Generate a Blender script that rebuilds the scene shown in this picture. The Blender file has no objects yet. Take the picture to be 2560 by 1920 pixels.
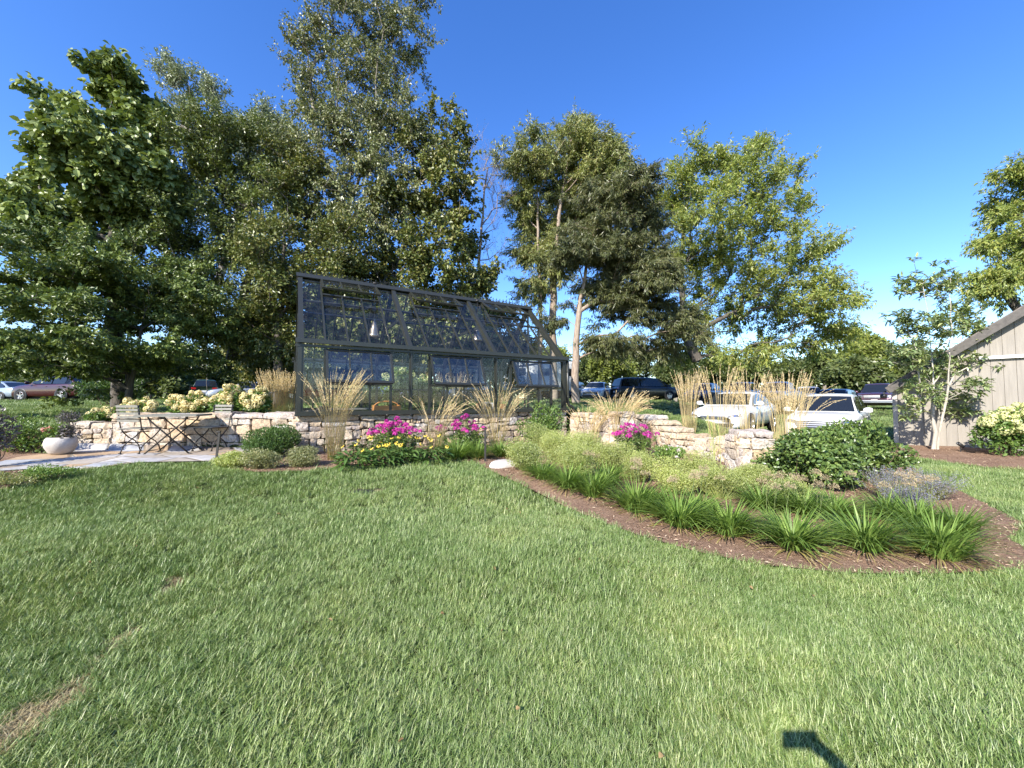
import bpy, math, random
import numpy as np
from mathutils import Vector, Matrix
C = bpy.context.scene
COL = C.collection
R = np.random.default_rng(7)
PI = math.pi
# ------------------------------------------------------------------ camera, sky, sun, exposure
F_PX, PITCH, CAM_Z = 960.0, math.radians(2.4), 1.5       # photo is 2560 px wide
cam = bpy.data.cameras.new('camera'); cam.sensor_width = 36; cam.lens = 36*F_PX/2560
cam.clip_start = 0.02; cam.clip_end = 3000
camo = bpy.data.objects.new('camera', cam); COL.objects.link(camo)
camo.location = (0, 0, CAM_Z); camo.rotation_euler = (PI/2+PITCH, 0, 0); C.camera = camo
SUN_EL, SUN_AZ = math.radians(34.7), math.radians(34.1)   # light travels to the right of the view axis
sdir = Vector((math.sin(SUN_AZ)*math.cos(SUN_EL), math.cos(SUN_AZ)*math.cos(SUN_EL), -math.sin(SUN_EL)))
sl = bpy.data.lights.new('sun', 'SUN'); sl.energy = 5.0; sl.angle = math.radians(0.5); sl.color = (1.0, 0.95, 0.86)
so = bpy.data.objects.new('sun', sl); COL.objects.link(so); so.location = (-20, -30, 25)
so.rotation_euler = sdir.to_track_quat('-Z', 'Y').to_euler()
w = bpy.data.worlds.new('World'); C.world = w; w.use_nodes = True
nt = w.node_tree; bg = nt.nodes['Background']
sky = nt.nodes.new('ShaderNodeTexSky'); sky.sky_type = 'NISHITA'; sky.sun_disc = False
sky.sun_elevation = SUN_EL; sky.sun_rotation = math.atan2(-sdir.x, -sdir.y)
sky.air_density = 1.0; sky.dust_density = 0.25; sky.ozone_density = 3.0; sky.altitude = 0
hs = nt.nodes.new('ShaderNodeHueSaturation'); hs.inputs['Saturation'].default_value = 1.27; hs.inputs['Hue'].default_value = 0.514; hs.inputs['Value'].default_value = 1.5
nt.links.new(sky.outputs[0], hs.inputs['Color']); nt.links.new(hs.outputs[0], bg.inputs[0]); bg.inputs[1].default_value = 0.105
C.view_settings.view_transform = 'Standard'; C.view_settings.look = 'None'; C.view_settings.gamma = 1
C.view_settings.exposure = 1.1
C.render.engine = 'CYCLES'
C.cycles.max_bounces = 8; C.cycles.diffuse_bounces = 3; C.cycles.glossy_bounces = 3
C.cycles.transmission_bounces = 4; C.cycles.transparent_max_bounces = 24
C.cycles.use_denoising = True; C.cycles.caustics_reflective = False; C.cycles.caustics_refractive = False

# ------------------------------------------------------------------ helpers
def ray(px, py):
    u, v = px-1280, py-960
    c, s = math.cos(PITCH), math.sin(PITCH)
    return np.array((u, F_PX*c+v*s, F_PX*s-v*c))
def P(px, py, d):                        # point of the photo at depth d metres
    r = ray(px, py); r = r/r[1]*d
    return np.array((r[0], d, CAM_Z+r[2]))
def S(npx, d): return npx*d/F_PX         # pixels to metres at depth d

def tag(o, label=None, cat=None, group=None, kind=None):
    if label: o['label'] = label
    if cat: o['category'] = cat
    if group: o['group'] = group
    if kind: o['kind'] = kind
    return o
def thing(name, label, cat, loc=(0, 0, 0), rz=0, group=None):
    o = bpy.data.objects.new(name, None); COL.objects.link(o); o.empty_display_size = 0.2
    o.location = loc; o.rotation_euler = (0, 0, rz)
    return tag(o, label, cat, group, 'thing')
def copy_tree(o, parent=None):
    c = o.copy(); COL.objects.link(c)
    if parent: c.parent = parent
    for ch in list(o.children): copy_tree(ch, c)
    return c

class Geo:
    """collects vertices and faces, builds ONE mesh object"""
    def __init__(s): s.v = []; s.f = []; s.n = 0
    def add(s, V, F):
        V = np.asarray(V, float).reshape(-1, 3)
        if isinstance(F, np.ndarray): s.f.append(F+s.n)
        else:
            by = {}
            for q in F: by.setdefault(len(q), []).append(q)
            for q in by.values(): s.f.append(np.array(q)+s.n)
        s.v.append(V); s.n += len(V); return s
    def box(s, c, size, M=None):
        x, y, z = np.array(size)/2
        V = np.array([(a*x, b*y, d*z) for a in (-1, 1) for b in (-1, 1) for d in (-1, 1)])
        if M is not None: V = V@np.asarray(M).T
        return s.add(V+np.array(c), [(0, 1, 3, 2), (4, 6, 7, 5), (0, 4, 5, 1), (2, 3, 7, 6), (0, 2, 6, 4), (1, 5, 7, 3)])
    def beam(s, p0, p1, wd, ht, up=(0, 0, 1)):
        p0 = np.array(p0, float); p1 = np.array(p1, float); d = p1-p0; L = np.linalg.norm(d); d = d/L
        up = np.array(up, float); a = np.cross(up, d); a /= np.linalg.norm(a); b = np.cross(d, a)
        return s.box((p0+p1)/2, (L, wd, ht), np.array((d, a, b)).T)
    def tube(s, pts, rad, n=6, cap=True):
        pts = np.asarray(pts, float); m = len(pts)
        rad = np.full(m, rad) if np.isscalar(rad) else np.asarray(rad, float)
        T = np.gradient(pts, axis=0); T /= np.linalg.norm(T, axis=1)[:, None]+1e-9
        ref = np.array((0, 0, 1.0)) if abs(T[0][2]) < .9 else np.array((1.0, 0, 0))
        V = []
        for k in range(m):
            a = np.cross(ref, T[k]); a /= np.linalg.norm(a)+1e-9; b = np.cross(T[k], a); ref = b if False else ref
            th = np.arange(n)*2*PI/n
            V.append(pts[k]+rad[k]*(np.cos(th)[:, None]*a+np.sin(th)[:, None]*b))
        F = [(k*n+i, k*n+(i+1) % n, (k+1)*n+(i+1) % n, (k+1)*n+i) for k in range(m-1) for i in range(n)]
        if cap: F += [tuple(range(n))[::-1], tuple((m-1)*n+i for i in range(n))]
        return s.add(np.concatenate(V), F)
    def lathe(s, prof, c=(0, 0, 0), n=24, M=None):
        th = np.arange(n)*2*PI/n
        V = np.concatenate([np.stack((r*np.cos(th), r*np.sin(th), np.full(n, z)), 1) for r, z in prof])
        if M is not None: V = V@np.asarray(M).T
        m = len(prof)
        F = np.array([(k*n+i, k*n+(i+1) % n, (k+1)*n+(i+1) % n, (k+1)*n+i) for k in range(m-1) for i in range(n)])
        return s.add(V+np.array(c), F)
    def prism(s, poly, axis_vec, o=(0, 0, 0)):
        """poly: list of 3D points, extruded by axis_vec"""
        poly = np.array(poly, float)+np.array(o); n = len(poly); V = np.concatenate((poly, poly+np.array(axis_vec, float)))
        F = [tuple(range(n))[::-1], tuple(range(n, 2*n))]+[(i, (i+1) % n, n+(i+1) % n, n+i) for i in range(n)]
        return s.add(V, F)
    def build(s, name, mat, parent=None, smooth=False, local=False, kind=None):
        V = np.concatenate(s.v) if s.v else np.zeros((0, 3))
        if parent is not None and not local: V = V-np.array(parent.matrix_basis.translation)
        me = bpy.data.meshes.new(name)
        me.vertices.add(len(V)); me.vertices.foreach_set('co', V.astype(np.float32).ravel())
        cnt = np.concatenate([np.full(len(f), f.shape[1]) for f in s.f]) if s.f else np.zeros(0, int)
        idx = np.concatenate([f.ravel() for f in s.f]) if s.f else np.zeros(0, int)
        me.loops.add(len(idx)); me.loops.foreach_set('vertex_index', idx.astype(np.int32))
        me.polygons.add(len(cnt)); me.polygons.foreach_set('loop_start', np.concatenate(([0], np.cumsum(cnt)[:-1])).astype(np.int32))
        me.polygons.foreach_set('use_smooth', np.full(len(cnt), smooth))
        me.update(calc_edges=True)
        me.materials.append(mat)
        o = bpy.data.objects.new(name, me); COL.objects.link(o)
        if parent is not None: o.parent = parent
        if kind: o['kind'] = kind
        return o

def nrm(a): return a/(np.linalg.norm(a, axis=-1, keepdims=True)+1e-9)
def leaves(g, Pn, D, N, L, W, fold=.25, mid=.45, droop=0.0):
    """diamond leaves folded on the midrib"""
    n = len(Pn); L = np.broadcast_to(L, n)[:, None]; W = np.broadcast_to(W, n)[:, None]
    D = nrm(D); Sd = nrm(np.cross(D, N)); N = np.cross(Sd, D)
    tip = Pn+D*L-N*L*droop
    m = Pn+D*L*mid
    a = m+Sd*W/2+N*W*fold; b = m-Sd*W/2+N*W*fold
    V = np.stack((Pn, a, tip, b), 1).reshape(-1, 3)
    k = np.arange(n)[:, None]*4
    g.add(V, np.concatenate((k+np.array((0, 1, 2)), k+np.array((0, 2, 3)))))
def leaves6(g, Pn, D, N, L, W, fold=.2, droop=.15):
    """broader leaves: six outline points and a sagging tip"""
    n = len(Pn); L = np.broadcast_to(L, n)[:, None]; W = np.broadcast_to(W, n)[:, None]
    D = nrm(D); Sd = nrm(np.cross(D, N)); N = np.cross(Sd, D)
    def q(t, s): return Pn+D*L*t+Sd*W*s/2+N*(W*abs(s)*fold-L*droop*t*t)
    V = np.stack((q(0, 0), q(.28, .9), q(.65, .85), q(1, 0), q(.65, -.85), q(.28, -.9), q(.5, 0)), 1).reshape(-1, 3)
    k = np.arange(n)[:, None]*7
    g.add(V, np.concatenate([k+np.array(t) for t in ((0, 1, 6), (1, 2, 6), (2, 3, 6), (3, 4, 6), (4, 5, 6), (5, 0, 6))]))
def blades(g, B, H, L, W, bend, seg=4, rng=R, twist=0):
    """strap leaves: B base, H horizontal unit direction, rising then arching over by angle bend (radians)"""
    n = len(B); L = np.broadcast_to(L, n); W = np.broadcast_to(W, n); bend = np.broadcast_to(bend, n)
    a0 = np.broadcast_to(twist, n) if not np.isscalar(twist) else np.full(n, twist)   # start angle from vertical
    side = np.stack((-H[:, 1], H[:, 0], np.zeros(n)), 1)
    pos = B.copy(); rows = []
    for k in range(seg+1):
        t = k/seg; wd = W*(1-t**2.2)*(.6+.4*min(1, t*3))+.0004
        rows.append(np.stack((pos-side*wd[:, None]/2, pos+side*wd[:, None]/2), 1))
        th = a0+bend*(t+.5/seg)
        pos = pos+(L/seg)[:, None]*(H*np.sin(th)[:, None]+np.array((0, 0, 1.0))*np.cos(th)[:, None])
    V = np.stack(rows, 1).reshape(-1, 3); m = 2*(seg+1); base = np.arange(n)[:, None]*m
    g.add(V, np.concatenate([base+np.array((2*k, 2*k+1, 2*k+3, 2*k+2)) for k in range(seg)]))
def sticks(g, A, B, r0, r1, n=3):
    """thin tapered prisms from A to B"""
    A = np.asarray(A); B = np.asarray(B); m = len(A); r0 = np.broadcast_to(r0, m)[:, None, None]; r1 = np.broadcast_to(r1, m)[:, None, None]
    D = nrm(B-A); ref = np.where(np.abs(D[:, 2:3]) > .9, np.array((1.0, 0, 0)), np.array((0, 0, 1.0)))
    a = nrm(np.cross(ref, D)); b = np.cross(D, a); th = np.arange(n)*2*PI/n
    ring = np.cos(th)[None, :, None]*a[:, None]+np.sin(th)[None, :, None]*b[:, None]
    V = np.concatenate((A[:, None]+ring*r0, B[:, None]+ring*r1), 1).reshape(-1, 3); k = np.arange(m)[:, None]*2*n
    g.add(V, np.concatenate([k+np.array((i, (i+1) % n, n+(i+1) % n, n+i)) for i in range(n)]))
def rdir(n, rng=R): return nrm(rng.normal(size=(n, 3)))
def inball(n, rng=R, p=.45): return rdir(n, rng)*(rng.random(n)**p)[:, None]

# ------------------------------------------------------------------ materials
def new_mat(name):
    m = bpy.data.materials.new(name); m.use_nodes = True; t = m.node_tree
    return m, t, t.nodes['Principled BSDF'], t.nodes['Material Output']
def node(t, typ, **kw):
    n = t.nodes.new(typ)
    for k, v in kw.items(): setattr(n, k, v)
    return n
def ramp(t, fac, stops, interp='LINEAR'):
    r = node(t, 'ShaderNodeValToRGB'); r.color_ramp.interpolation = interp; e = r.color_ramp.elements
    while len(e) < len(stops): e.new(.5)
    for x, (p, c) in zip(e, stops): x.position = p; x.color = (*c, 1)
    t.links.new(fac, r.inputs[0]); return r.outputs[0]
def noise(t, scale, detail=4, rough=.55, vec=None, dim='3D'):
    n = node(t, 'ShaderNodeTexNoise'); n.inputs['Scale'].default_value = scale; n.inputs['Detail'].default_value = detail
    n.inputs['Roughness'].default_value = rough
    if vec is not None: t.links.new(vec, n.inputs['Vector'])
    return n.outputs['Fac']
def mixc(t, fac, a, b, typ='MIX'):
    m = node(t, 'ShaderNodeMix', data_type='RGBA', blend_type=typ)
    for sock, val in ((m.inputs[0], fac), (m.inputs[6], a), (m.inputs[7], b)):
        if isinstance(val, bpy.types.NodeSocket): t.links.new(val, sock)
        elif np.isscalar(val): sock.default_value = val
        else: sock.default_value = (*val, 1)
    return m.outputs[2]
def bump(t, h, strength, dist, bsdf):
    b = node(t, 'ShaderNodeBump'); b.inputs['Strength'].default_value = strength; b.inputs['Distance'].default_value = dist
    t.links.new(h, b.inputs['Height']); t.links.new(b.outputs[0], bsdf.inputs['Normal'])
def gpos(t): return node(t, 'ShaderNodeNewGeometry').outputs['Position']
def island(t): return node(t, 'ShaderNodeNewGeometry').outputs['Random Per Island']
def plain(name, col, rough=.5, metal=0, spec=.5, var=.12, sc=6, coat=0, bmp=0, bsc=60):
    m, t, b, _ = new_mat(name)
    f = noise(t, sc, 5, vec=gpos(t)); c = np.array(col)
    t.links.new(ramp(t, f, [(.3, tuple(c*(1-var))), (.7, tuple(np.minimum(c*(1+var), 1)))]), b.inputs['Base Color'])
    b.inputs['Roughness'].default_value = rough; b.inputs['Metallic'].default_value = metal
    b.inputs['Specular IOR Level'].default_value = spec; b.inputs['Coat Weight'].default_value = coat
    b.inputs['Coat Roughness'].default_value = .04
    if bmp: bump(t, noise(t, bsc, 6, vec=gpos(t)), bmp, .01, b)
    return m
def leafmat(name, stops, trans=.14, rough=.4, spec=.45, clump=.6, transcol=None, csc=.7, bright=0):
    """leaf colours vary from leaf to leaf (per island) and from bough to bough"""
    if bright: stops = [tuple(min(.85, q*bright) for q in s) for s in stops]
    m, t, b, out = new_mat(name)
    c = ramp(t, island(t), [(i/(len(stops)-1), s) for i, s in enumerate(stops)])
    f = noise(t, csc, 3, vec=gpos(t))
    c = mixc(t, clump, c, mixc(t, 1, c, ramp(t, f, [(.32, (.62, .66, .7)), (.68, (1.3, 1.25, 1.1))]), 'MULTIPLY'))
    t.links.new(c, b.inputs['Base Color']); b.inputs['Roughness'].default_value = rough; b.inputs['Specular IOR Level'].default_value = spec
    tr = node(t, 'ShaderNodeBsdfTranslucent'); t.links.new(mixc(t, 1, c, transcol or (1.25, 1.3, .6), 'MULTIPLY'), tr.inputs[0])
    mx = node(t, 'ShaderNodeMixShader'); mx.inputs[0].default_value = trans
    t.links.new(b.outputs[0], mx.inputs[1]); t.links.new(tr.outputs[0], mx.inputs[2]); t.links.new(mx.outputs[0], out.inputs[0])
    return m
def barkmat(name, c1, c2, sc=6):
    m, t, b, _ = new_mat(name)
    mp = node(t, 'ShaderNodeMapping'); mp.inputs['Scale'].default_value = (sc, sc, sc*.22); t.links.new(gpos(t), mp.inputs[0])
    f = noise(t, 2.5, 7, .65, mp.outputs[0])
    t.links.new(ramp(t, f, [(.3, c1), (.7, c2)]), b.inputs['Base Color']); b.inputs['Roughness'].default_value = .9
    bump(t, f, .8, .03, b); return m

M = {}
M['bark_dark'] = barkmat('dark_bark', (.05, .042, .034), (.14, .12, .10))
M['bark_grey'] = barkmat('grey_bark', (.13, .11, .09), (.30, .26, .22))
M['bark_tan'] = barkmat('tan_bark', (.17, .12, .085), (.40, .32, .25), 8)
M['bark_pale'] = barkmat('pale_bark', (.27, .24, .19), (.50, .45, .38), 4)
M['frame'] = plain('olive_grey_painted_aluminium', (.024, .025, .019), .38, 0, .5, .06, 3, .15)
M['steel'] = plain('dark_wrought_steel', (.035, .031, .028), .5, .3, .5, .2, 9)
M['galv'] = plain('galvanised_metal', (.42, .42, .42), .35, .9, .5, .15, 20)
M['brass'] = plain('brushed_brass', (.36, .30, .22), .28, .85, .5, .2, 12)
M['terracotta'] = plain('terracotta', (.46, .19, .08), .8, 0, .3, .2, 14)
M['concrete'] = plain('pale_cast_stone', (.46, .42, .38), .85, 0, .3, .22, 5, 0, .3, 40)
M['soil'] = plain('potting_soil', (.05, .035, .025), .95, 0, .2, .3, 30)
M['wood_grey'] = plain('weathered_teak', (.20, .19, .16), .75, 0, .3, .18, 20)
M['wood_orange'] = plain('orange_bent_wood', (.55, .24, .07), .5, 0, .4, .15, 9)
M['trim_white'] = plain('white_paint', (.74, .71, .66), .6, 0, .4, .06, 5)
M['rubber'] = plain('rubber', (.018, .018, .018), .8, 0, .3, .1, 8)
M['black_plastic'] = plain('black_plastic', (.02, .02, .021), .45, 0, .5, .1, 8)
M['chrome'] = plain('chrome', (.75, .75, .77), .12, 1, .5, .03, 5)
M['alloy'] = plain('alloy_wheel', (.42, .42, .44), .3, .9, .5, .05, 5)

def glassmat(name, tint=(.93, .96, .95), refl=1.0, rough=0.0):
    m, t, b, out = new_mat(name); t.nodes.remove(b)
    tr = node(t, 'ShaderNodeBsdfTransparent'); tr.inputs[0].default_value = (*tint, 1)
    gl = node(t, 'ShaderNodeBsdfGlossy'); gl.inputs['Roughness'].default_value = rough; gl.inputs[0].default_value = (1, 1, 1, 1)
    fr = node(t, 'ShaderNodeFresnel'); bf = node(t, 'ShaderNodeNewGeometry'); mr = node(t, 'ShaderNodeMapRange'); mr.inputs[3].default_value = 1.5; mr.inputs[4].default_value = 1/1.5; t.links.new(bf.outputs['Backfacing'], mr.inputs[0]); t.links.new(mr.outputs[0], fr.inputs[0])
    mu = node(t, 'ShaderNodeMath', operation='MULTIPLY'); t.links.new(fr.outputs[0], mu.inputs[0]); mu.inputs[1].default_value = refl
    mx = node(t, 'ShaderNodeMixShader'); t.links.new(mu.outputs[0], mx.inputs[0]); t.links.new(tr.outputs[0], mx.inputs[1]); t.links.new(gl.outputs[0], mx.inputs[2])
    df = node(t, 'ShaderNodeBsdfDiffuse'); df.inputs[0].default_value = (.62, .64, .62, 1)            # dust film and rain streaks
    mp = node(t, 'ShaderNodeMapping'); mp.inputs['Scale'].default_value = (5, 5, 1.1); t.links.new(gpos(t), mp.inputs[0])
    m2 = node(t, 'ShaderNodeMixShader'); t.links.new(ramp(t, noise(t, 1.6, 6, .65, mp.outputs[0]), [(.4, (.003, .003, .003)), (.78, (.03, .03, .03))]), m2.inputs[0])
    t.links.new(mx.outputs[0], m2.inputs[1]); t.links.new(df.outputs[0], m2.inputs[2]); t.links.new(m2.outputs[0], out.inputs[0]); return m
M['glass'] = glassmat('greenhouse_roof_glass', (.93, .95, .96), .8); M['vent_glass'] = glassmat('tilted_vent_glass', (.87, .91, .93), 2.6); M['wall_glass'] = glassmat('greenhouse_wall_glass', (.90, .93, .94), .8)
def carglass():
    m, t, b, _ = new_mat('tinted_car_glass'); b.inputs['Base Color'].default_value = (.012, .015, .02, 1)
    b.inputs['Roughness'].default_value = .04; b.inputs['Specular IOR Level'].default_value = .6; return m
M['car_glass'] = carglass()
def stonemat():
    m, t, b, _ = new_mat('quarried_sandstone'); p = gpos(t)
    c = ramp(t, island(t), [(0, (.52, .425, .305)), (.18, (.52, .445, .355)), (.36, (.52, .395, .265)), (.5, (.51, .42, .315)),
                            (.63, (.50, .43, .38)), (.76, (.58, .44, .27)), (.88, (.52, .49, .45)), (1, (.53, .43, .32))], 'CONSTANT')
    f1 = noise(t, 5, 6, .65, p); f2 = noise(t, 26, 6, .7, p)
    c = mixc(t, ramp(t, f1, [(.5, (0, 0, 0)), (.68, (.75, .75, .75))]), c, (.50, .35, .22))
    c = mixc(t, ramp(t, noise(t, 3.3, 4, .6, p), [(.56, (0, 0, 0)), (.66, (.6, .6, .6))]), c, (.62, .55, .48))
    c = mixc(t, ramp(t, f2, [(.34, (.85, .85, .85)), (.56, (0, 0, 0))]), c, (.20, .155, .115))
    t.links.new(c, b.inputs['Base Color']); b.inputs['Roughness'].default_value = .88; b.inputs['Specular IOR Level'].default_value = .25
    ad = node(t, 'ShaderNodeMath', operation='ADD'); t.links.new(f1, ad.inputs[0]); t.links.new(f2, ad.inputs[1])
    bump(t, ad.outputs[0], .75, .03, b); return m
M['stone'] = stonemat()
M['joint'] = plain('dark_joint_core', (.07, .052, .038), .95, 0, .1, .3, 20)  # wall core, darker than the stones, showing in the joints

# ------------------------------------------------------------------ terrain
def idw(pts, x, y, p=2.2, eps=.8):
    pts = np.array(pts); x = np.asarray(x, float); y = np.asarray(y, float)
    sx = np.maximum(1, np.hypot(x, y)/12)
    num = np.zeros_like(x); den = np.zeros_like(x)
    for a, b, z in pts:
        wgt = 1/(((x-a)**2+(y-b)**2)/sx**2+eps)**p; num += wgt*z; den += wgt
    return num/den
LOW = [(0, 0, 0), (0, 2, .02), (0, 4, .18), (-3, 2, .05), (-4, 4, .25), (-4, 6.2, .43), (-8, 5.5, .46), (-6, 7, .5), (-9, 7.4, .5), (-6, 2, .1), (-9, 3.5, .36),
       (0, 6.5, .38), (1, 8.5, .42), (2.6, 8.8, .36), (3.2, 10.3, .3), (-2, 7, .44), (2.5, 5, .10), (4, 6, .07), (5, 6.5, .05), (3, 3.3, 0), (6, 6, 0), (8, 8, 0),
       (11, 12, 0), (14.2, 10.3, .13), (13, 11.2, .08), (14, 8, .08), (0, -6, -.1), (-8, -4, 0), (8, -4, -.1), (6, 3, -.02), (10, 4, -.02), (3.3, 8, .3), (-12, 6, .45), (-14, 3, .4), (-3.2, 7.9, .46), (-5, 7.5, .5)]
UP = [(-6, 8.8, 1.12), (-8.5, 8.3, .95), (-10.5, 9, .9), (-14, 13, 1.15), (-22, 18, 1.3), (-30, 27, 1.42), (-3, 9.5, 1.22), (-2, 12, 1.28), (0, 12.5, 1.25), (0, 20, 1.4), (-8, 18, 1.4), (-16, 26, 1.5),
      (2.3, 12, 1.25), (2.6, 16, 1.45), (4.6, 12, .98), (4.5, 14, 1.1), (9, 31, 1.5), (3, 30, 1.55), (3.6, 10, .9), (4.5, 9, .6), (6, 9.5, .5), (8, 14, .36), (8, 11, .3), (7, 8.4, .25), (10.2, 12.5, .02), (10, 9.5, .02),
      (14, 17, .2), (18.3, 22, .5), (25.6, 27, .85), (16, 30, 1.2), (0, 60, 1.8), (40, 45, 1.2), (-40, 50, 1.7), (0, 200, 2.5), (200, 200, 2), (-200, 200, 2.5), (-60, 40, 1.4), (14, 10, .12), (20, 10, .1), (12, 15, .1)]
# line of the retaining walls: (x, y, bottom is in front, half width of the step)
WL = np.array([(-11.5, 7.0, 2.2), (-9.3, 7.55, .9), (-8.75, 7.75, .12), (-4.3, 7.85, .1), (-3.95, 7.75, .1), (1.55, 11.0, .1), (2.45, 9.65, .1), (3.0, 9.5, .1), (3.06, 10.6, .15), (3.3, 10.9, .3), (3.7, 10.4, .1), (3.95, 9.2, .1), (4.2, 8.4, .1), (4.85, 7.35, .1), (6.2, 7.6, .9), (9, 8.8, 2), (30, 9.5, 3)])
def wall_sd(x, y):
    """signed distance to the wall line (positive behind it) and the local step half width"""
    best = np.full(x.shape, 1e9); sgn = np.zeros(x.shape); hw = np.ones(x.shape)
    for (x0, y0, h0), (x1, y1, h1) in zip(WL[:-1], WL[1:]):
        dx, dy = x1-x0, y1-y0; L2 = dx*dx+dy*dy
        tt = np.clip(((x-x0)*dx+(y-y0)*dy)/L2, 0, 1); qx, qy = x-x0-tt*dx, y-y0-tt*dy
        d = np.hypot(qx, qy); s = np.sign(dx*qy-dy*qx); m = d < best-1e-6
        best = np.where(m, d, best); sgn = np.where(m, s, sgn); hw = np.where(m, h0+(h1-h0)*tt, hw)
    far_l = x < -11.5; sgn = np.where(far_l, np.sign(y-7.0), sgn)
    return best*sgn, hw
def ground_z(x, y):
    x = np.atleast_1d(np.asarray(x, float)); y = np.atleast_1d(np.asarray(y, float))
    lo = idw(LOW, x, y); up = idw(UP, x, y)
    d, hw = wall_sd(x, y); k = np.clip((d/hw+1)/2, 0, 1); k = k*k*(3-2*k)
    bumps = .012*np.sin(x*1.9+1)*np.sin(y*2.3)+.008*np.sin(x*4.1+y*3.3)
    return lo+(up-lo)*k+bumps
def gz(x, y): return float(ground_z(x, y)[0])
def GP(px, py, lo=1.2, hi=60):
    """where the sight line of a photo pixel meets the ground"""
    r = ray(px, py); d = np.linspace(lo, hi, 3000)
    X = r[0]/r[1]*d; Z = CAM_Z+r[2]/r[1]*d; g = ground_z(X, d); i = np.argmax(Z < g) if (Z < g).any() else len(d)-1
    return np.array((X[i], d[i], g[i]))
# ------------------------------------------------------------------ ground, beds, patio
from mathutils.geometry import delaunay_2d_cdt
def poly_px(pts): return np.array([GP(*p)[:2] for p in pts])
def inside(poly, x, y):
    r = np.zeros(x.shape, bool); n = len(poly); j = n-1
    for i in range(n):
        xi, yi = poly[i]; xj, yj = poly[j]
        r ^= ((yi > y) != (yj > y)) & (x < (xj-xi)*(y-yi)/(yj-yi+1e-12)+xi); j = i
    return r
def smooth_poly(p, it=2):
    for _ in range(it):
        q = np.roll(p, -1, 0); p = np.stack((p*.75+q*.25, p*.25+q*.75), 1).reshape(-1, 2)
    return p
def drape(name, poly, mat, dz, step=.1):
    poly = np.asarray(poly); mn, mx = poly.min(0), poly.max(0)
    gx, gy = np.meshgrid(np.arange(mn[0], mx[0], step), np.arange(mn[1], mx[1], step)); gx, gy = gx.ravel(), gy.ravel()
    k = inside(poly, gx, gy); pts = [Vector(p) for p in poly]+[Vector(p) for p in np.stack((gx[k], gy[k]), 1)]
    n = len(poly); v, _, f, *_ = delaunay_2d_cdt(pts, [], [list(range(n))], 1, 1e-5)
    v = np.array([tuple(a) for a in v]); z = ground_z(v[:, 0], v[:, 1])+dz
    if 'mulch' in name: z = z+.010*np.sin(v[:, 0]*17+np.sin(v[:, 1]*9)*2)*np.sin(v[:, 1]*19+v[:, 0]*3)+.008*np.sin(v[:, 0]*5.3)*np.sin(v[:, 1]*6.1)
    g = Geo(); g.add(np.column_stack((v, z)), [tuple(q) for q in f])
    # skirt down to the ground
    return g.build(name, mat, smooth=True)
SEAM = poly_px([(-120, 1960), (0, 1880), (120, 1770), (230, 1675), (300, 1600), (370, 1520), (440, 1440)])
DRY = [(GP(930, 1226)[:2], .12, .55), (GP(880, 1232)[:2], .09, .5), (GP(432, 1452)[:2], .07, .8), (GP(1310, 1345)[:2], .08, .35), (GP(500, 1330)[:2], .07, .35), (GP(1960, 1770)[:2], .05, .3), (GP(620, 1640)[:2], .05, .35)]
def seam_d(x, y):
    best = np.full(np.shape(x), 9.0); wd = np.zeros(np.shape(x))
    for i, ((x0, y0), (x1, y1)) in enumerate(zip(SEAM[:-1], SEAM[1:])):
        dx, dy = x1-x0, y1-y0; t = np.clip(((x-x0)*dx+(y-y0)*dy)/(dx*dx+dy*dy), 0, 1)
        d = np.hypot(x-x0-t*dx, y-y0-t*dy); m = d < best
        best = np.where(m, d, best); wd = np.where(m, .10-.02*(i+t), wd)
    best = best+.022*np.sin(x*23+y*11)+.03*np.sin(x*7.3-y*9.1)+.018*np.sin(x*41+y*37)
    out = np.clip(1.6-best/np.maximum(wd, .01), 0, 1)
    for (px, py), r_, k_ in DRY: out = np.maximum(out, k_*np.clip(1.5-np.hypot((x-px)/1.6, y-py)/r_+.25*np.sin(x*37+y*29), 0, 1))
    return out
bed_front = poly_px([(560, 1172), (640, 1184), (760, 1180), (900, 1168), (1010, 1160), (1110, 1152), (1185, 1158), (1240, 1187), (1310, 1222), (1400, 1265), (1500, 1305), (1600, 1345), (1750, 1387), (1900, 1417), (2100, 1442), (2300, 1443), (2450, 1437), (2560, 1427)])
bed_side = poly_px([(2560, 1312), (2480, 1270), (2400, 1232), (2330, 1203), (2280, 1180)])
bed = np.concatenate((bed_front, [(4.75, 3.5), (5.1, 3.7), (5.25, 4.1)], bed_side, [(8.4, 7.9), (7.6, 8.3), (6.4, 7.8), (4.8, 7.25), (3.95, 8.2), (3.6, 9.1), (3.42, 10.0), (3.35, 10.5), (3.06, 10.5), (3.02, 9.45), (2.4, 9.5), (1.6, 10.8), (-3.95, 7.6), (-4.6, 7.0)]))
shed_bed = np.concatenate((poly_px([(2215, 1150), (2290, 1148), (2380, 1160), (2470, 1170), (2560, 1176)]), [(14.4, 9.2), (15.8, 7.6), (16.6, 8.3), (12.12, 12.1), (11.6, 12.1)]))
left_bed = poly_px([(-160, 1245), (-60, 1236), (0, 1228), (60, 1215), (110, 1203), (165, 1188), (172, 1180), (130, 1175), (0, 1183), (-160, 1194)])
pot_bed = np.concatenate((poly_px([(-160, 1180), (0, 1159), (42, 1147), (105, 1139), (150, 1128)]), [(-8.7, 7.6), (-9.4, 8.1), (-11.5, 7.9), (-13, 6.8)]))
patio = np.concatenate((poly_px([(-160, 1193), (0, 1182), (130, 1174), (168, 1181), (225, 1177), (344, 1160), (508, 1157), (580, 1160), (650, 1158)]), [(-3.8, 7.5), (-4.2, 7.66), (-8.85, 7.62)], poly_px([(185, 1132), (105, 1139), (42, 1147), (0, 1159), (-160, 1180)])))

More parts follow.
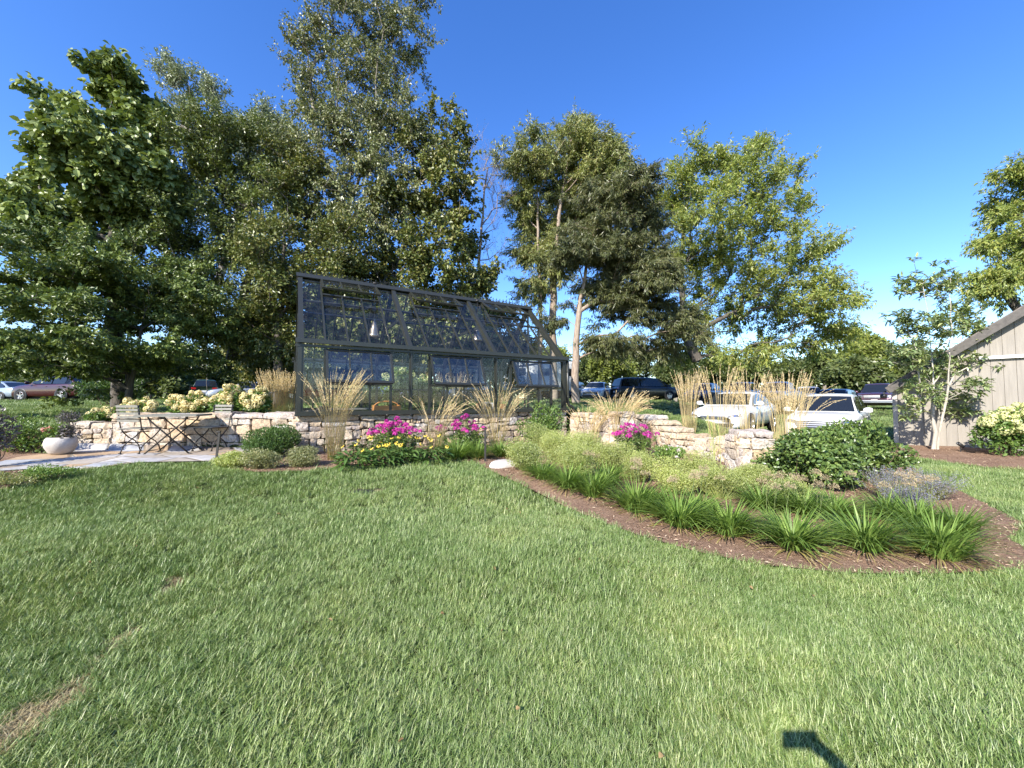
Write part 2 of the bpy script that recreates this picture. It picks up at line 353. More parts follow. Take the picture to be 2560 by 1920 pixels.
def lawnmat():
    m, t, b, _ = new_mat('lawn_soil_and_thatch'); p = gpos(t)
    c = ramp(t, noise(t, 1.1, 5, .6, p), [(.3, (.035, .052, .015)), (.7, (.06, .08, .024))])
    c = mixc(t, ramp(t, noise(t, 30, 5, .7, p), [(.35, (0, 0, 0)), (.7, (.6, .6, .6))]), c, (.065, .07, .026))
    at = node(t, 'ShaderNodeAttribute', attribute_name='bare')
    c = mixc(t, at.outputs['Fac'], c, ramp(t, noise(t, 45, 5, .7, p), [(.3, (.20, .14, .075)), (.7, (.44, .34, .19))]))
    t.links.new(c, b.inputs['Base Color']); b.inputs['Roughness'].default_value = .95; b.inputs['Specular IOR Level'].default_value = .1
    bump(t, noise(t, 70, 6, .7, p), 1, .03, b); return m
M['lawn'] = lawnmat()
def axis(a, b, st, far, sgn_lo, sgn_hi):
    core = list(np.arange(a, b, st)); hi = []; v, s = core[-1], st
    while v < sgn_hi: s *= 1.25; v += s; hi.append(v)
    lo = []; v, s = a, st
    while v > sgn_lo: s *= 1.25; v -= s; lo.append(v)
    return np.array(lo[::-1]+core+hi)
gx = axis(-13, 15, .09, 0, -900, 900); gy = axis(-3, 14, .09, 0, -120, 1400)
XX, YY = np.meshgrid(gx, gy); x, y = XX.ravel(), YY.ravel(); nx, ny = len(gx), len(gy)
i, j = np.meshgrid(np.arange(nx-1), np.arange(ny-1)); k = (j*nx+i).ravel()
g = Geo(); g.add(np.column_stack((x, y, ground_z(x, y))), np.stack((k, k+1, k+1+nx, k+nx), 1))
ground = g.build('lawn', M['lawn'], smooth=True, kind='structure')
at = ground.data.attributes.new('bare', 'FLOAT', 'POINT'); at.data.foreach_set('value', seam_d(x, y).astype(np.float32))

def mulchmat():
    m, t, b, _ = new_mat('shredded_bark_mulch'); p = gpos(t)
    f = noise(t, 38, 7, .75, p)
    c = ramp(t, f, [(.25, (.085, .05, .032)), (.5, (.25, .155, .102)), (.75, (.42, .29, .20))])
    c = mixc(t, ramp(t, noise(t, 2.2, 4, .6, p), [(.4, (0, 0, 0)), (.7, (.55, .55, .55))]), c, (.36, .24, .165))
    t.links.new(c, b.inputs['Base Color']); b.inputs['Roughness'].default_value = .95; b.inputs['Specular IOR Level'].default_value = .1
    bump(t, f, 1, .04, b); return m
M['mulch'] = mulchmat()
bed_s = bed
for nm, pl in (('mulch_ground', bed), ('mulch_ground', shed_bed), ('mulch_ground', left_bed), ('mulch_ground', pot_bed)):
    tag(drape(nm, pl, M['mulch'], .022), kind='structure')
def flagmat():
    m, t, b, _ = new_mat('irregular_flagstone'); mp = node(t, 'ShaderNodeMapping'); mp.inputs['Scale'].default_value = (1.5, 2.3, 0); t.links.new(gpos(t), mp.inputs[0])
    v = node(t, 'ShaderNodeTexVoronoi'); v.inputs['Scale'].default_value = 1; v2 = node(t, 'ShaderNodeTexVoronoi', feature='DISTANCE_TO_EDGE'); v2.inputs['Scale'].default_value = 1
    for q in (v, v2): t.links.new(mp.outputs[0], q.inputs['Vector']); q.inputs['Randomness'].default_value = .85
    sp = node(t, 'ShaderNodeSeparateColor'); t.links.new(v.outputs['Color'], sp.inputs[0])
    c = ramp(t, sp.outputs[0], [(0, (.37, .36, .355)), (.25, (.30, .25, .20)), (.42, (.42, .405, .39)), (.58, (.36, .26, .165)), (.74, (.34, .30, .255)), (.88, (.31, .325, .35))], 'CONSTANT')
    f = noise(t, 9, 6, .65, gpos(t)); c = mixc(t, .5, c, mixc(t, 1, c, ramp(t, f, [(.3, (.6, .55, .5)), (.7, (1.3, 1.25, 1.2))]), 'MULTIPLY'))
    c = mixc(t, ramp(t, v2.outputs['Distance'], [(.012, (1, 1, 1)), (.028, (0, 0, 0))]), c, (.22, .18, .13))
    t.links.new(c, b.inputs['Base Color']); b.inputs['Roughness'].default_value = .8; b.inputs['Specular IOR Level'].default_value = .3
    bump(t, ramp(t, v2.outputs['Distance'], [(.01, (0, 0, 0)), (.05, (1, 1, 1))]), .6, .02, b); return m
M['flag'] = flagmat()
tag(drape('patio', patio, M['flag'], .03), kind='structure')

# ------------------------------------------------------------------ stone walls
q = np.linspace(-1, 1, 7); cube = []; cf = []
for ax in range(3):
    for sg in (-1, 1):
        A, B = np.meshgrid(q, q, indexing='ij'); v = np.zeros((49, 3)); v[:, ax] = sg; v[:, (ax+1) % 3] = A.ravel(); v[:, (ax+2) % 3] = B.ravel()
        o = len(cube)*49; cube.append(v)
        for a in range(6):
            for b_ in range(6):
                f = (a*7+b_, (a+1)*7+b_, (a+1)*7+b_+1, a*7+b_+1); cf.append(tuple(o+t_ for t_ in (f if sg > 0 else f[::-1])))
cube = np.concatenate(cube)
u_, inv = np.unique(cube.round(4), axis=0, return_inverse=True); inv = inv.ravel()
CUBE, CF = u_, np.array([[inv[t_] for t_ in f] for f in cf])
def stone(g, c, half, Rm, rng, rnd=.22):
    """a rough-hewn block: rounded, skewed and chipped"""
    v = CUBE.copy(); s = v/np.maximum(np.linalg.norm(v, axis=1, keepdims=True), 1e-6)*1.25
    v = v*(1-rnd)+s*rnd*(1 if rnd < .6 else .8)
    v = np.clip(v, -1.02, 1.02)
    v = v*(1+rng.uniform(-.12, .12, 3)*v[:, [1, 2, 0]]+rng.uniform(-.13, .13, 3)*v[:, [2, 0, 1]])
    v = v*np.array(half)
    for _ in range(7):
        kx = rng.normal(size=3)*rng.uniform(7, 40); v = v+rdir(1, rng)*(np.sin(v@kx+rng.uniform(0, 6))*.0062)[:, None]
    g.add(v@np.array(Rm).T+np.array(c), CF)
def split(rect, rng, target):
    x0, z0, x1, z1 = rect; wd, ht = x1-x0, z1-z0
    lim_h = target*rng.uniform(.5, 1.7); lim_w = target*rng.uniform(.9, 3.0)
    if ht > lim_h*1.2 and ht > .11 and not (wd > lim_w and ht < wd*.45):
        k = z0+ht*rng.uniform(.35, .65); return split((x0, z0, x1, k), rng, target)+split((x0, k, x1, z1), rng, target)
    if wd > lim_w:
        k = x0+wd*rng.uniform(.36, .64); return split((x0, z0, k, z1), rng, target)+split((k, z0, x1, z1), rng, target)
    return [rect]
def wall_stones(g, core, p0, p1, b0, b1, top, th, rng, target=.19, cap=True, ends=True, back=True):
    """dry-laid rubble from p0 to p1 (front face on the right-hand side), thickness th behind the line"""
    p0, p1 = np.array(p0, float), np.array(p1, float); L = np.linalg.norm(p1-p0); d = (p1-p0)/L; n = np.array((-d[1], d[0]))
    Rm = np.array(((d[0], n[0], 0), (d[1], n[1], 0), (0, 0, 1.0))); bot = min(b0, b1)-.12
    def W(s, t_, z): return np.array((*(p0+d*s+n*t_), z))
    core.box(W(L/2, th/2, (bot+top-.05)/2), (L-.06, th-.1, top-.05-bot), Rm)
    caph = rng.uniform(.10, .13) if cap else 0
    for rect in split((0, bot, L, top-caph), rng, target):
        x0, z0, x1, z1 = rect; j = rng.uniform(.004, .010)
        dep = rng.uniform(.11, .15); pr = rng.uniform(-.012, .02)
        stone(g, W((x0+x1)/2, dep-pr, (z0+z1)/2), ((x1-x0)/2-j, dep, (z1-z0)/2-j), Rm, rng)
    if back:
        for rect in split((0, bot, L, top-caph), rng, target*1.3):
            x0, z0, x1, z1 = rect; stone(g, W((x0+x1)/2, th-.1, (z0+z1)/2), ((x1-x0)/2-.008, .1, (z1-z0)/2-.008), Rm, rng)
    if cap:
        s = 0
        while s < L-.02:
            wd = min(rng.uniform(.25, .6), L-s)
            if L-s-wd < .15: wd = L-s
            h = caph*rng.uniform(.85, 1.2)
            stone(g, W(s+wd/2, th/2, top-caph+h/2), (wd/2-.006, th/2+.01, h/2-.004), Rm, rng, .16); s += wd
    if ends:
        for s in (0, L):
            z = bot
            while z < top-caph-.03:
                h = min(rng.uniform(.12, .22), top-caph-z); stone(g, W(s+(.09 if s == 0 else -.09), th/2, z+h/2), (.1, th/2, h/2-.006), Rm, rng); z += h
rw = np.random.default_rng(21)
def build_wall(segs, label, origin, target=.19):
    t = thing('stone_wall', label, 'wall', origin, 0, 'fieldstone garden walls'); g, c = Geo(), Geo()
    for sg in segs: wall_stones(g, c, *sg[:6], rng=rw, target=target, **(sg[6] if len(sg) > 6 else {}))
    g.build('stonework', M['stone'], t, smooth=False); c.build('rubble_core', M['joint'], t); return t
build_wall([((-8.75, 7.62), (-7.95, 7.66), .5, .5, 1.06, .42), ((-7.95, 7.66), (-4.27, 7.80), .5, .5, 1.235, .42)],
           'tan stone garden wall along the patio behind the folding chairs', (-6.5, 7.9, .5), .20)
GA = math.radians(30.6); E = np.array((math.cos(GA), math.sin(GA), 0)); NB = np.array((-math.sin(GA), math.cos(GA), 0)); GO = np.array((-4.14, 7.5, 0)); GLEN, GW = 6.5, 3.68
def gh(s, t_, z): return GO+E*s+NB*t_+np.array((0, 0, z))
q0 = gh(-.04, -.06, 0)[:2]; q1 = gh(GLEN+.05, -.06, 0)[:2]; q2 = gh(GLEN+.05, GW+.06, 0)[:2]; q3 = gh(-.04, GW+.06, 0)[:2]
build_wall([(q0, q1, .46, .40, 1.19, .34), (q3, q0+NB[:2]*.2, .6, .6, 1.185, .3, dict(back=False)), (q1+NB[:2]*.3, q2, .6, .9, 1.185, .3, dict(back=False)), (q2, q3, .9, .9, 1.185, .3, dict(back=False))],
           'low stone base wall carrying the glass greenhouse', (-1.5, 9.3, .5), .19)
build_wall([((1.62, 10.72), (2.02, 10.1), .4, .4, 1.16, .4), ((2.02, 10.1), (2.38, 9.52), .4, .38, 1.12, .42, dict(cap=True)), ((2.38, 9.52), (2.98, 9.36), .33, .33, 1.2, .5)],
           'stone wall ending in a square pier right of the greenhouse', (2.4, 9.8, .35), .24)
build_wall([((3.40, 10.75), (3.52, 10.05), .3, .3, 1.12, .6), ((3.52, 10.05), (3.62, 9.45), .2, .2, .99, .6), ((3.62, 9.45), (3.78, 8.9), .2, .2, .86, .55), ((3.78, 8.9), (3.96, 8.4), .15, .15, .73, .5), ((3.96, 8.4), (4.28, 7.85), .12, .1, .68, .5, dict(cap=False)), ((4.2, 7.95), (4.5, 7.5), .1, .1, .74, .5),
            ((4.12, 7.5), (4.16, 7.06), .05, .05, .84, .3), ((4.14, 7.08), (4.74, 6.96), .05, .05, .92, .5)],
           'stepped stone wall curving down to a round pier beside the broadleaf shrub', (4.1, 8.6, .2), .22)
rk = thing('flat_rock', 'pale flat boulder lying at the lawn edge beside the mulch', 'rock', GP(1262, 1168)); g = Geo()
stone(g, np.array(rk.location)+(0, 0, .03), (.27, .2, .085), np.array(((.9, -.43, 0), (.43, .9, 0), (.0, .0, 1))), rw, .9); g.build('boulder', M['concrete'], rk, smooth=True)

# ------------------------------------------------------------------ greenhouse
ZS, ZE, ZR, NP = 1.28, 2.63, 4.47, 15
pw = GLEN/NP
gr = thing('greenhouse', 'olive grey framed glass greenhouse with opened roof and side vents', 'greenhouse', gh(GLEN/2, GW/2, 1.19))
def slope(s, k, side, off=0):
    """point on a roof slope: k = 0 at the eave, 1 at the ridge"""
    t_ = k*GW/2; up = np.array((0, 0, off*.707)); o = NB*(-off*.707)
    p = gh(s, t_, ZE+(ZR-ZE)*k)+up+o
    if side: p = gh(s, GW-t_, ZE+(ZR-ZE)*k)+up-o
    return p
RN = (np.array((0, 0, 1))-NB)/math.sqrt(2); RN2 = (np.array((0, 0, 1))+NB)/math.sqrt(2)
g = Geo()
for t_ in (-.02, GW+.02):
    g.beam(gh(-.06, t_, 1.235), gh(GLEN+.06, t_, 1.235), .17, .09); g.beam(gh(-.09, t_+(-.03 if t_ < 1 else .03), 1.205), gh(GLEN+.09, t_+(-.03 if t_ < 1 else .03), 1.205), .2, .024)
for s in (0, GLEN): g.beam(gh(s, .08, 1.235), gh(s, GW-.08, 1.235), .15, .088)
g.build('sill', M['frame'], gr)
for t_, sg in ((0, -1), (GW, 1)):
    g = Geo(); a, b_ = -.1, GLEN+.1
    g.beam(gh(a, t_+sg*.07, ZE+.02), gh(b_, t_+sg*.07, ZE+.02), .14, .05); g.beam(gh(a, t_+sg*.135, ZE+.03), gh(b_, t_+sg*.135, ZE+.03), .022, .085); g.beam(gh(a, t_+sg*.04, ZE-.055), gh(b_, t_+sg*.04, ZE-.035), .05, .05)
    g.build('gutter', M['frame'], gr)
g = Geo(); g.beam(gh(-.08, GW/2-.075, ZR+.01), gh(GLEN+.08, GW/2-.075, ZR+.01), .17, .028, RN); g.beam(gh(-.08, GW/2+.075, ZR+.01), gh(GLEN+.08, GW/2+.075, ZR+.01), .17, .028, RN2); g.beam(gh(-.07, GW/2, ZR-.04), gh(GLEN+.07, GW/2, ZR-.04), .07, .14)
rc = g.build('ridge_cap', M['frame'], gr)
g = Geo(); n = 56                                                  # cresting: little arches and spear finials along the ridge
for k in range(n):
    s = (k+.5)*GLEN/n; z = ZR+.065; h = GLEN/n/2
    g.tube([gh(s-h, GW/2, z), gh(s-h*.7, GW/2, z+.045), gh(s, GW/2, z+.066), gh(s+h*.7, GW/2, z+.045), gh(s+h, GW/2, z)], .006, 4)
    g.tube([gh(s-h, GW/2, z-.02), gh(s-h, GW/2, z+.06), gh(s-h, GW/2, z+.085), gh(s-h, GW/2, z+.13)], [.006, .006, .016, .001], 4)
o = g.build('cresting', M['frame'], gr); o.parent = rc
for s_i in (0, 5, 10, 15):
    s = s_i*pw
    for sd in (0, 1):
        g = Geo(); g.beam(slope(s, .0, sd, .02), slope(s, .985, sd, .02), .095, .06, RN if sd == 0 else RN2); g.beam(slope(s, .01, sd, -.07), slope(s, .97, sd, -.07), .05, .12, RN if sd == 0 else RN2); g.build('rafter', M['frame'], gr)
        g = Geo(); t_ = 0 if sd == 0 else GW; dd = .11 if s_i in (0, 15) else .07
        g.beam(gh(s, t_, 1.28), gh(s, t_, ZE-.02), dd, dd, E); g.beam(gh(s, t_+(-.05 if sd == 0 else .05), 1.28), gh(s, t_+(-.05 if sd == 0 else .05), ZE-.09), .035, .03, E); g.build('post', M['frame'], gr)
    if s_i in (5, 10):
        g = Geo(); g.beam(gh(s, GW*.24, 3.50), gh(s, GW*.76, 3.50), .04, .07); g.build('tie_beam', M['frame'], gr)
VK = .72                                                          # roof vents reach from the ridge down to this
for sd in (0, 1):
    g = Geo(); gl = Geo(); nn = RN if sd == 0 else RN2
    for k in range(1, NP):
        if k % 5 == 0: continue
        top = VK if (k % 5 in (2, 3) and sd == 0) else .985
        g.beam(slope(k*pw, 0, sd, .012), slope(k*pw, top, sd, .012), .034, .04, nn)
        t_ = 0 if sd == 0 else GW
        if k % 5 in (2, 3): g.beam(gh(k*pw, t_, 1.27), gh(k*pw, t_, 1.83), .03, .035, E)
        else: g.beam(gh(k*pw, t_, 1.27), gh(k*pw, t_, ZE-.04), .045, .05, E)
    for b_ in range(3):
        a, e = (b_*5+1)*pw, (b_*5+4)*pw; t_ = 0 if sd == 0 else GW
        g.beam(gh(a, t_, 1.835), gh(e, t_, 1.835), .05, .05)
        if sd == 0: g.beam(slope(a, VK, 0, .0), slope(e, VK, 0, .0), .05, .06, RN)
    g.beam(slope(0, .62, sd, -.05), slope(GLEN, .62, sd, -.05), .035, .05, nn)
    g.build('glazing_bars', M['frame'], gr)
    for k in range(NP):
        mid = k % 5 in (1, 2, 3); a, e = k*pw+.012, (k+1)*pw-.012; top = VK if (mid and sd == 0) else .975
        for lo, hi in ((0.0, top),):
            gl.add([slope(a, lo, sd), slope(e, lo, sd), slope(e, hi, sd), slope(a, hi, sd)], [(0, 1, 2, 3)])
    gl.build('roof_glass', M['glass'], gr)
    gl = Geo(); t_ = 0 if sd == 0 else GW
    for k in range(NP):
        mid = k % 5 in (1, 2, 3) and sd == 0; a, e = k*pw+.015, (k+1)*pw-.015
        z1 = 1.83 if mid else ZE-.05
        gl.add([gh(a, t_, 1.28), gh(e, t_, 1.28), gh(e, t_, z1), gh(a, t_, z1)], [(0, 1, 2, 3)])
    gl.build('wall_glass', M['wall_glass'], gr)
def vent(a, e, hinge, down, nv, name):
    """a framed three-pane sash hanging from 'hinge' along the vector 'down'"""
    dn = np.array(down); L = np.linalg.norm(dn); u = dn/L; nv = np.array(nv); g = Geo(); gl = Geo()
    h0, h1 = np.array(hinge(a)), np.array(hinge(e))
    for k in range(4):
        q = h0+(h1-h0)*k/3; g.beam(q, q+dn, .046 if k in (0, 3) else .03, .036, nv)
    g.beam(h0, h1, .036, .036, nv); g.beam(h0+dn, h1+dn, .052, .045, nv)
    o = g.build(name, M['frame'], gr)
    gl.add([h0, h1, h1+dn, h0+dn], [(0, 1, 2, 3)]); c = gl.build('pane', M['glass' if name == 'roof_vent' else 'vent_glass'], gr); c.parent = o
    return o, h0+dn, h1+dn
Lv = np.linalg.norm(slope(0, 1, 0)-slope(0, VK, 0))
for b_ in range(3):
    a, e = (b_*5+1)*pw+.02, (b_*5+4)*pw-.02
    an = math.radians(45-16); dn = (-NB*math.cos(an)-np.array((0, 0, 1))*math.sin(an))*Lv*1.02
    vent(a, e, lambda s: slope(s, .955, 0, .05), dn, (np.array((0, 0, 1))*math.cos(an)-NB*math.sin(an)), 'roof_vent')
    an = math.radians(24); dn = (-NB*math.sin(an)-np.array((0, 0, 1))*math.cos(an))*.70
    o, c0, c1 = vent(a, e, lambda s: gh(s, -.055, ZE-.12), dn, -NB*math.cos(an)+np.array((0, 0, 1))*math.sin(an), 'side_vent')
    for f in (.33, .67):
        g = Geo(); q = c0+(c1-c0)*f; g.tube([q, q-NB*-.18+np.array((0, 0, -.03)), gh(a+(e-a)*f, -.02, 1.86)], .011, 5); g.box(gh(a+(e-a)*f, -.03, 1.86), (.05, .05, .05)); g.build('vent_stay', M['frame'], gr)
for s in (0, GLEN):                                               # gables
    g = Geo(); gl = Geo()
    for k in range(1, 6):
        t_ = GW*k/6; g.beam(gh(s, t_, 1.27), gh(s, t_, ZE+(ZR-ZE)*(1-abs(2*k/6-1))-.05), .04, .05, E)
    for z in (ZE, 1.835): g.beam(gh(s, .03, z), gh(s, GW-.03, z), .045, .06)
    z = 3.45; m = (z-ZE)/(ZR-ZE)*GW/2; g.beam(gh(s, m, z), gh(s, GW-m, z), .04, .045)
    g.build('gable_frame', M['frame'], gr)
    gl.add([gh(s, .03, 1.28), gh(s, GW-.03, 1.28), gh(s, GW-.03, ZE), gh(s, GW/2, ZR-.05), gh(s, .03, ZE)], [(0, 1, 2, 3, 4)]); gl.build('gable_glass', M['wall_glass'], gr)
g = Geo(); b0 = gh(GLEN+.09, -.07, 0)
g.tube([b0+(0, 0, ZE-.02), b0+(0, 0, 1.9), b0+(0, 0, 1.42), b0+E*.03+(0, 0, 1.36), b0+E*.16+(0, 0, 1.31), b0+E*.2+(0, 0, 1.26), b0+E*.2+(0, 0, 1.12)], .038, 10)
for z in (2.3, 1.6): g.lathe([(.046, -.02), (.046, .02)], b0+(0, 0, z), 10)
g.build('downpipe', M['frame'], gr, smooth=True)
def pendant(px, py, d, label):
    c = P(px, py, d); t = thing('pendant_lamp', label, 'lamp', c, 0, 'brass pendant lamps')
    g = Geo(); pr = [(.006, .46), (.02, .45), (.022, .40), (.05, .385), (.052, .33), (.075, .31), (.078, .25), (.105, .21), (.118, .10), (.145, .07), (.15, .0), (.146, 0), (.11, .1), (.0, .22)]
    g.lathe([(r, z-.22) for r, z in pr], c, 28); g.build('lamp_shade', M['brass'], t, smooth=True)
    g = Geo(); g.tube([c+(0, 0, .23), (c[0], c[1], ZR-.1)], .006, 5); g.lathe([(.05, 0), (.05, -.03), (0, -.04)], (c[0], c[1], ZR-.08), 12); g.build('hanging_rod', M['steel'], t)
pendant(936, 822, 9.35, 'brass dome lamp hanging under the roof between first two thick rafters')
pendant(1193, 835, 11.0, 'brass dome lamp hanging under the roof farther along the greenhouse')
# benches and pots inside
def bench(s0, s1, t0, t1, z, label):
    t = thing('staging_bench', label, 'bench', gh((s0+s1)/2, (t0+t1)/2, .6), 0, 'greenhouse staging'); g = Geo(); n = 7
    for k in range(n): tt = t0+(t1-t0)*(k+.5)/n; g.beam(gh(s0, tt, z), gh(s1, tt, z), (t1-t0)/n*.82, .03)
    g.build('slatted_top', M['wood_grey'], t)
    for s in (s0+.1, (s0+s1)/2, s1-.1):
        for tt in (t0+.05, t1-.05): g = Geo(); g.beam(gh(s, tt, .55), gh(s, tt, z-.016), .05, .05, E); g.build('leg', M['frame'], t)
bench(.35, 6.2, .2, .85, 1.235, 'long slatted bench under the front glass of the greenhouse')
bench(.5, 4.6, GW-.8, GW-.2, 1.25, 'slatted bench along the back glass of the greenhouse')
def pot(s, t_, z, r, h, mat, label, plant=0):
    c = gh(s, t_, z); t = thing('plant_pot', label, 'pot', c, 0, 'pots inside the greenhouse'); g = Geo()
    g.lathe([(0, .002), (r*.72, .002), (r*.95, h*.78), (r*1.06, h*.79), (r*1.06, h), (r*.94, h), (r*.9, h*.85), (0, h*.85)], c, 18); g.build('pot_body', mat, t, smooth=False)
    if plant:
        g = Geo(); rr = np.random.default_rng(int(s*100)); n = 60
        leaves(g, np.tile(c+(0, 0, h*.85), (n, 1))+rdir(n, rr)*(.02, .02, .0)+np.column_stack((np.zeros(n), np.zeros(n), rr.random(n)*plant*.5)), rdir(n, rr)*(1, 1, .4)+(0, 0, .5), rdir(n, rr)*.4+(0, 0, 1), plant*.5, plant*.16); g.build('foliage', MG, t)
MG = leafmat('pot_plant_green', [(.05, .10, .02), (.09, .17, .035), (.13, .21, .05)])
pot(4.03, .35, 1.253, .07, .16, M['terracotta'], 'small terracotta pot on the front bench beside two grey pots')
pot(4.25, .4, 1.253, .095, .2, M['galv'], 'grey metal pot on the front bench next to the small terracotta pot')
pot(4.5, .4, 1.253, .09, .18, M['concrete'], 'pale grey pot between the metal pot and the wide terracotta pot')
pot(4.72, .35, 1.253, .085, .14, M['terracotta'], 'wide terracotta pot at the end of the pot row on the front bench')
pot(.45, .4, 1.253, .09, .12, M['black_plastic'], 'black pot standing in the near left corner of the greenhouse')
tb = thing('garden_trug', 'trug basket with orange bent wood handle on the front bench', 'basket', gh(1.75, .45, 1.253)); g = Geo(); c = np.array(tb.location)
for sg in (-1, 1): g.beam(c+E*-.28+NB*sg*.14+(0, 0, .06), c+E*.28+NB*sg*.14+(0, 0, .06), .02, .11)
for sg in (-1, 1): g.beam(c+NB*-.14+E*sg*.28+(0, 0, .07), c+NB*.14+E*sg*.28+(0, 0, .07), .025, .13)
g.beam(c+E*-.27+(0, 0, .012), c+E*.27+(0, 0, .012), .26, .02); g.build('basket_tray', M['wood_orange'], tb)
g = Geo(); th = np.linspace(0, PI, 13); g.tube([c+E*(-.27*math.cos(a))+(0, 0, .1+.12*math.sin(a)) for a in th], .014, 6); g.build('handle', M['wood_orange'], tb)

# ------------------------------------------------------------------ shed
def sidingmat(name, col):
    m, t, b, _ = new_mat(name); mp = node(t, 'ShaderNodeMapping'); mp.inputs['Scale'].default_value = (9, 9, .7); t.links.new(gpos(t), mp.inputs[0])
    f = noise(t, 2, 6, .6, mp.outputs[0]); c = np.array(col)
    cc = ramp(t, f, [(.3, tuple(c*.86)), (.7, tuple(c*1.1))]); cc = mixc(t, .5, cc, mixc(t, 1, cc, ramp(t, island(t), [(0, (.86, .86, .88)), (1, (1.1, 1.1, 1.08))]), 'MULTIPLY'))
    t.links.new(cc, b.inputs['Base Color']); b.inputs['Roughness'].default_value = .75; bump(t, f, .3, .01, b); return m
M['siding'] = sidingmat('taupe_board_siding', (.278, .248, .208))
M['trim_taupe'] = plain('pale_taupe_trim', (.42, .385, .34), .7, 0, .3, .1, 9)
M['barge'] = plain('weathered_taupe_board', (.10, .09, .08), .8, 0, .3, .2, 12)
M['shingle'] = plain('weathered_roof_shingle', (.17, .145, .125), .9, 0, .3, .25, 14, 0, .6, 30)
SA = math.radians(-44.6); SE = np.array((math.cos(SA), math.sin(SA), 0)); SN = np.array((-math.sin(SA), math.cos(SA), 0)); SO = np.array((12.1, 12.15, 0))
def sh(s, t_, z): return SO+SE*s+SN*t_+np.array((0, 0, z))
shed = thing('garden_shed', 'taupe board sided shed with sloping shingle roof behind the young magnolia', 'shed', sh(0, 0, 0))
SLP = .78; HL = 1.98; RID = 4.2
def rz_(s): return HL+SLP*(s if s < RID else 2*RID-s)
g = Geo(); s = .17; bw = .222
while s < 2*RID-.2:
    a, e = s, s+bw-.012; g.prism([sh(a, 0, .1), sh(e, 0, .1), sh(e, 0, rz_(e)-.03), sh(a, 0, rz_(a)-.03)], SN*.03); s += bw
g.prism([sh(.02, .02, .06), sh(2*RID-.02, .02, .06), sh(2*RID-.02, .02, HL-.05), sh(RID, .02, rz_(RID)-.05), sh(.02, .02, HL-.05)], SN*.05)
for s0, t0, t1 in ((.0, .08, 2.8), (2*RID-.03, .08, 2.8)): g.prism([sh(s0, t0, .06), sh(s0, t1, .06), sh(s0, t1, HL-.03), sh(s0, t0, HL-.03)], SE*.03)
g.build('wall', M['siding'], shed)
g = Geo(); g.beam(sh(-.01, .0, .05), sh(-.01, .0, HL-.06), .06, .10, SN); g.beam(sh(.0, -.025, .05), sh(.0, -.025, HL-.06), .11, .03, SN); g.build('corner_board', M['trim_taupe'], shed)
g = Geo(); g.beam(sh(.1, -.02, .06), sh(2*RID, -.02, .06), .035, .075); g.build('base_board', M['trim_white'], shed)
g = Geo(); ov = .3
for a, b_, z0, z1 in ((-.14, RID, HL-.14*SLP, rz_(RID)), (2*RID+.14, RID, HL-.14*SLP, rz_(RID))):
    p = [sh(a, -ov, z0), sh(b_, -ov, z1), sh(b_, -ov, z1+.1), sh(a, -ov, z0+.1)]; g.prism(p, SN*(3.3))
rf = g.build('roof', M['shingle'], shed)
g = Geo(); p0, p1 = sh(-.15, -ov-.014, HL-.15*SLP-.06), sh(RID, -ov-.014, rz_(RID)-.06)
g.beam(p0, p1, .025, .2, (-SLP*SE+np.array((0, 0, 1)))); g.beam(sh(-.15, -ov+.012, HL-.15*SLP-.12), sh(RID, -ov+.012, rz_(RID)-.12), .022, .1, (-SLP*SE+np.array((0, 0, 1))))
o = g.build('barge_board', M['barge'], shed)
g = Geo(); g.beam(sh(1.75, -.06, 2.68), sh(2*RID-1, -.06, 2.72), .05, .04); g.beam(sh(1.73, -.09, 2.69), sh(2*RID-1, -.09, 2.735), .02, .085); g.build('door_track', M['trim_white'], shed)
g = Geo(); g.lathe([(0, 0), (.08, .0), (.085, .1), (.05, .14), (0, .15)], sh(-.25, -.2, HL-.42), 14); g.tube([sh(-.25, -.2, HL-.28), sh(-.2, -.1, HL-.2)], .02, 6); g.build('flood_light', M['black_plastic'], shed, smooth=True)
# ------------------------------------------------------------------ trees
M['leaf_catalpa'] = leafmat('catalpa_leaf', [(.10, .135, .035), (.15, .19, .055), (.21, .245, .085), (.12, .15, .045)], bright=1.3)
M['leaf_beech'] = leafmat('hornbeam_leaf', [(.085, .12, .027), (.12, .16, .04), (.18, .22, .06)], bright=1.12)
M['leaf_olive'] = leafmat('olive_green_leaf', [(.085, .115, .026), (.125, .16, .038), (.18, .205, .058), (.10, .13, .03)], bright=1.02)
M['leaf_silver'] = leafmat('silvery_poplar_leaf', [(.16, .19, .11), (.24, .27, .17), (.30, .33, .22)], bright=1.05)
M['leaf_birch'] = leafmat('grey_green_leaf', [(.10, .125, .035), (.15, .17, .055), (.23, .23, .11), (.12, .14, .045)], bright=1.05)
M['leaf_dark'] = leafmat('deep_green_leaf', [(.085, .11, .025), (.12, .15, .035), (.18, .19, .055), (.20, .18, .05)], bright=1.0)
M['leaf_conifer'] = leafmat('olive_needle', [(.085, .105, .03), (.12, .14, .042), (.16, .17, .06), (.16, .145, .06)], .15, bright=1.75)
M['leaf_conifer2'] = leafmat('dark_needle', [(.05, .062, .024), (.075, .085, .03), (.105, .105, .042)], .15, bright=1.35)
M['leaf_pecan'] = leafmat('pinnate_yellow_green_leaf', [(.12, .16, .035), (.17, .21, .05), (.22, .25, .07), (.25, .24, .05)], .35, bright=1.35)
M['leaf_magnolia'] = leafmat('glossy_magnolia_leaf', [(.10, .14, .06), (.14, .19, .075), (.20, .235, .11), (.23, .245, .10)], .2, .3, .55, bright=1.5)
M['leaf_far'] = leafmat('distant_leaf', [(.10, .14, .04), (.14, .18, .055), (.19, .22, .08)], .3, bright=0.75)
